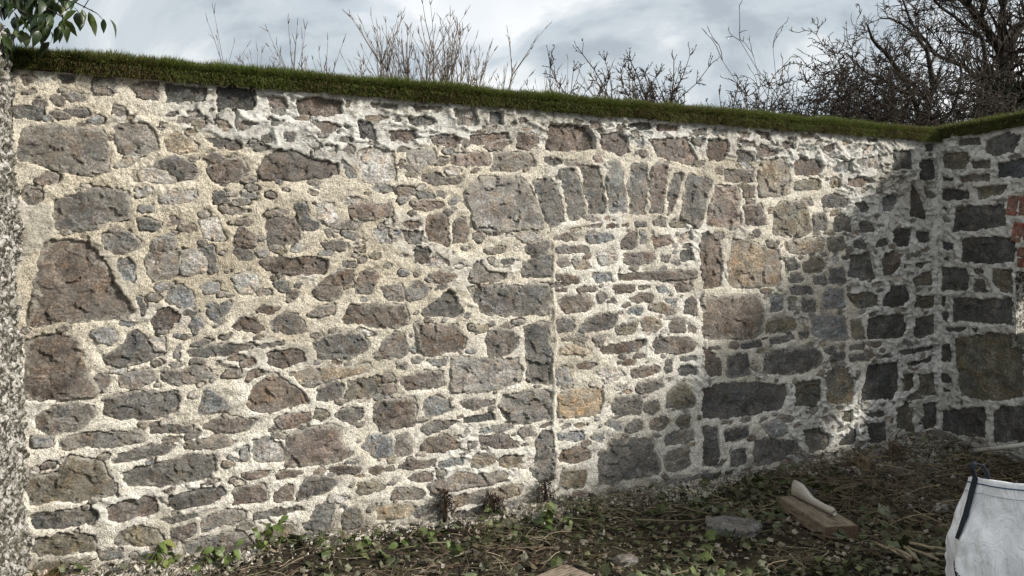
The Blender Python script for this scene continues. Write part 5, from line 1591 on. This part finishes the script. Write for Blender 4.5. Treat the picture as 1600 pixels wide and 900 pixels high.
# ivy-like leaf: five lobes
ang = np.linspace(0, 2 * math.pi, 11)[:-1]; rad = np.array([1, .62, .80, .55, .62, .30, .62, .55, .80, .62])
IV = np.concatenate((np.array([[0, 0, .10]]), np.stack((np.cos(ang) * rad, np.sin(ang) * rad, -.12 * rad ** 2 + .05 * np.cos(ang * 3)), 1))); IV[:, 0] += .3
IF = np.array([(0, 1 + i, 1 + (i + 1) % 10) for i in range(10)])
def litter_leaves(name, label, n, seed, size, pal, lift, bias, tilt=.55):
    P, r = yard_points(n, seed, bias=bias); z = ground_h(P[:, 0], P[:, 1]) + r.uniform(.0, lift, n)
    c = np.array(pal)[r.integers(0, len(pal), n)] * r.uniform(.6, 1.45, n)[:, None]
    me = scatter(name, IV, IF, np.concatenate((P, z[:, None]), 1), rot_stack(r.normal(0, tilt, n), r.normal(0, tilt, n), r.uniform(0, 6.3, n)), r.uniform(.6, 1.25, n) * size, c)
    o = obj(name, me, None, MAT_LEAF); tag(o, label, 'leaves', kind='stuff'); return o
litter_leaves('ivy_litter', 'fallen green ivy leaves scattered over the ground', 3900, 61, .034, [(.080, .096, .036), (.055, .066, .026), (.11, .118, .055), (.050, .050, .028), (.13, .13, .08), (.085, .070, .042)], .035, lambda x, y, u, f: clumps(x, y, 2.2, 71) * np.where(u > 5.2, .35, 1) * (1 + 1.5 * np.exp(-((u - 2.9) / .9) ** 2)) / 2.5)
litter_leaves('dead_leaf_litter', 'brown dead leaves and bark scraps over the ground', 5200, 63, .024, [(.115, .082, .052), (.075, .056, .038), (.165, .132, .09), (.26, .235, .19), (.09, .08, .055)], .022, lambda x, y, u, f: np.full_like(x, 1.0), .4)
litter_leaves('curled_leaf_litter', 'large grey green leaves curled among the litter in front', 760, 65, .048, [(.10, .118, .06), (.13, .14, .09), (.06, .078, .034), (.08, .105, .03)], .05, lambda x, y, u, f: clumps(x, y, 1.6, 77) * np.where(u > 5.0, .2, 1), .6)
# twigs and stalks: bent three-sided strips
def litter_twigs(name, label, n, seed, L, wdt, pal, lift, bend, bias=None):
    P, r = yard_points(n, seed, bias=bias)
    k = 6; s = np.linspace(-.5, .5, k)
    Ls = r.uniform(*L, n); a = r.uniform(0, 6.3, n); cv = r.normal(0, bend, n); cv2 = r.normal(0, bend * .6, n); pit = r.normal(0, .22, n)
    X = s[None] * Ls[:, None]; Y = cv[:, None] * Ls[:, None] * (s[None] ** 2 - .08) + cv2[:, None] * Ls[:, None] * s[None] ** 3 * 2
    Zl = X * np.sin(pit)[:, None] + np.abs(r.normal(0, .12, n))[:, None] * Ls[:, None] * (.25 - s[None] ** 2)
    wx = X * np.cos(a)[:, None] - Y * np.sin(a)[:, None] + P[:, 0:1]; wy = X * np.sin(a)[:, None] + Y * np.cos(a)[:, None] + P[:, 1:2]
    # keep clear of the walls
    rx, ry = wx - P0.x, wy - P0.y; f = rx * ND.x + ry * ND.y; push = np.clip(.012 - f, 0, 1)
    wx = wx + push * ND.x; wy = wy + push * ND.y
    zb = ground_h(wx, wy); wz = np.maximum(zb + .003, (ground_h(P[:, 0], P[:, 1]) + r.uniform(.002, lift, n))[:, None] + Zl)
    C = np.stack((wx, wy, wz), -1)
    T = np.gradient(C, axis=1); T /= np.linalg.norm(T, axis=2)[..., None] + 1e-9
    up = np.array((0, 0, 1.0)); S = np.cross(T, up); S /= np.linalg.norm(S, axis=2)[..., None] + 1e-9; B = np.cross(S, T)
    w = (r.uniform(*wdt, n)[:, None] * np.linspace(1, .55, k)[None])[..., None]
    V = np.stack((C - S * w, C + S * w, C + B * w * 1.3), 2).reshape(n, k * 3, 3)
    F = []
    for i in range(k - 1):
        for j in range(3): F.append((i * 3 + j, i * 3 + (j + 1) % 3, i * 3 + 3 + (j + 1) % 3, i * 3 + 3 + j))
    F = np.array(F)[None] + (np.arange(n) * k * 3)[:, None, None]
    c = np.array(pal)[r.integers(0, len(pal), n)] * r.uniform(.55, 1.4, n)[:, None]
    me = mesh_np(name, V.reshape(-1, 3), F.reshape(-1, 4), True, np.repeat(c, k * 3, 0))
    return tag(obj(name, me, None, MAT_TWIGLITTER), label, 'twigs', kind='stuff')
litter_twigs('twig_litter', 'tangle of dead stalks and thin twigs over the ground', 6000, 81, (.05, .22), (.0010, .0028), [(.16, .128, .085), (.095, .072, .052), (.27, .23, .16), (.13, .12, .07), (.10, .072, .05)], .045, .55, lambda x, y, u, f: clumps(x, y, 2.6, 91))
litter_twigs('moss_and_grass_litter', 'short green and straw coloured grass among the litter', 6000, 83, (.02, .07), (.0008, .0018), [(.075, .085, .026), (.105, .098, .040), (.055, .060, .022), (.15, .125, .07)], .03, .8, lambda x, y, u, f: clumps(x, y, 3.1, 95))
litter_twigs('stem_heap', 'heap of dead stems and roots piled towards the dark corner', 750, 86, (.06, .30), (.0016, .0050), [(.13, .10, .065), (.085, .064, .045), (.19, .155, .10), (.07, .055, .04)], .11, .7, lambda x, y, u, f: np.exp(-((u - 5.5) / .7) ** 2 - ((f - .8) / .5) ** 2))
litter_twigs('heavier_twigs', 'longer bent sticks lying across the litter', 150, 85, (.18, .50), (.0032, .0065), [(.105, .080, .055), (.16, .13, .085), (.07, .055, .040)], .05, .35)
# crumbs of lime and broken stone along the foot of the wall
CV = np.array([(1, 0, 0), (-1, .1, 0), (0, 1, .1), (.1, -1, 0), (0, .1, .8), (0, 0, -.8)]); CF = np.array([(0, 2, 4), (2, 1, 4), (1, 3, 4), (3, 0, 4), (2, 0, 5), (1, 2, 5), (3, 1, 5), (0, 3, 5)])
def crumbs(name, label, n, seed, size, pal, bias, fmax, lift=.004):
    P, r = yard_points(n, seed, fmin=.0, fmax=fmax, bias=bias); z = ground_h(P[:, 0], P[:, 1]) + r.uniform(0, lift, n)
    c = np.array(pal)[r.integers(0, len(pal), n)] * r.uniform(.6, 1.2, n)[:, None]
    sc = np.exp(r.normal(0, .55, n))[:, None] * size * r.uniform(.5, 1.2, (n, 3))
    me = scatter(name, CV, CF, np.concatenate((P, z[:, None]), 1), rot_stack(r.uniform(0, 6, n), r.uniform(0, 6, n), r.uniform(0, 6, n)), sc, c)
    return tag(obj(name, me, None, attr_mat(name + '_lime', .95, .1, 0, .4, 120)), label, 'rubble', kind='stuff')
LIMEPAL = [(.46, .43, .36), (.52, .49, .43), (.36, .33, .27), (.26, .24, .20), (.16, .15, .13)]
crumbs('mortar_crumbs', 'pale crumbs of fallen lime mortar along the foot of the wall', 30000, 87, .0068, LIMEPAL, lambda x, y, u, f: np.exp(-(f / (.14 + .06 * np.sin(u * 2.3))) ** 2) * np.clip(.35 + fbm2(x, y, 2.0, 99, 2), .05, 1), .6, .012)
crumbs('grit_and_chippings', 'scattered stone chippings across the yard floor', 5200, 89, .0055, LIMEPAL[2:] + [(.10, .09, .075), (.40, .38, .33)], None, 3.2)
crumbs('corner_rubble', 'heap of lime and stone rubble in the corner of the walls', 5200, 90, .012, [(.24, .23, .205), (.17, .16, .14), (.10, .09, .075), (.32, .30, .26)], lambda x, y, u, f: sstep(4.6, 5.6, u) * np.exp(-(f / .60) ** 2) * np.clip(.4 + 1.6 * fbm2(x, y, 2.5, 199, 2), .04, 1), 1.8, .03)

# ------------------------------------------------------------------ young plants at the foot of the wall, left
LEAVES2 = [leaf_mesh('leaf', .064, .044, .25, .5), leaf_mesh('leaf', .054, .038, .15, .7)]
Mg2 = NT('fresh_leaf', .5, .4)
lc = Mg2.ramp(Mg2.rnd(), [(0, (.045, .075, .018)), (.6, (.085, .125, .028)), (1, (.14, .16, .045))])
Mg2.color(lc)
def plant(label, loc, h, n, nst, seed, mat=Mg2.m, spread_=.10):
    root = empty('leafy_plant', loc); tag(root, label, 'plant'); r = random.Random(seed); lines = []; lv = []
    for s in range(nst):
        d = Vector((r.gauss(0, .35), r.gauss(-.15, .3), 1)).normalized(); p = Vector((r.gauss(0, spread_ * .4), r.gauss(0, .03), -.02)); pts = [p.copy()]
        L = h * r.uniform(.6, 1.0)
        for k in range(5):
            d = (d + Vector((r.gauss(0, .15), r.gauss(0, .15), 0))).normalized(); p = p + d * L / 5; pts.append(p.copy())
            for _ in range(max(1, n // (nst * 5))): lv.append((p.copy(), d.copy()))
        lines.append((pts, list(np.linspace(.0032, .0012, 6))))
    obj('stems', tubes('stems', lines, lambda q: 4), root, simple('green_stem', (.10, .105, .04), .3, 30))
    for (p, d) in lv:
        o = obj('leaf', r.choice(LEAVES2), root, mat, p + Vector((r.gauss(0, .006), r.gauss(0, .006), 0)))
        o.rotation_euler = (r.gauss(0, .4), r.uniform(-.2, .7), r.uniform(0, 6.28)); s = r.uniform(.7, 1.15); o.scale = (s, s, s)
def foot(u, f): p = on_wall(u, 0, f); return (p.x, p.y, gz(p.x, p.y))
plant('dark leafy seedling at the foot of the wall, left of the others', foot(.62, .07), .19, 24, 3, 1)
plant('low spread of fresh green leaves at the foot of the wall', foot(.95, .16), .15, 42, 7, 2, spread_=.22)
plant('tall bright green leafy shoot at the left foot of the wall', foot(1.25, .07), .25, 36, 4, 3)
plant('small green shoot in the lime crumbs at the foot of the wall', foot(1.72, .12), .08, 14, 3, 4)
plant('ivy shoot with broad green leaves in front of the doorway', foot(2.85, .28), .17, 32, 5, 5, spread_=.2)
plant('ivy shoot growing in the litter below the left dead root', foot(2.10, .30), .15, 32, 5, 6, spread_=.25)
# dead orange bracken in the bottom left corner
rb = random.Random(77); root = empty('bracken_tuft', foot(.12, .16)); tag(root, 'orange dead bracken tuft in the bottom left corner', 'bracken'); lines = []
for i in range(46):
    d = Vector((rb.gauss(0, .5), rb.gauss(0, .4), 1)).normalized(); p = Vector((rb.gauss(0, .04), rb.gauss(0, .03), -.01)); pts = [p.copy()]
    for k in range(4):
        d = (d + Vector((rb.gauss(0, .2), rb.gauss(0, .2), -.22))).normalized(); p = p + d * .03; pts.append(p.copy())
    lines.append((pts, [.0022, .0018, .0014, .001, .0006]))
obj('fronds', tubes('fronds', lines, lambda q: 3), root, simple('dead_bracken', (.26, .105, .035), .4, 30, .9, .15))
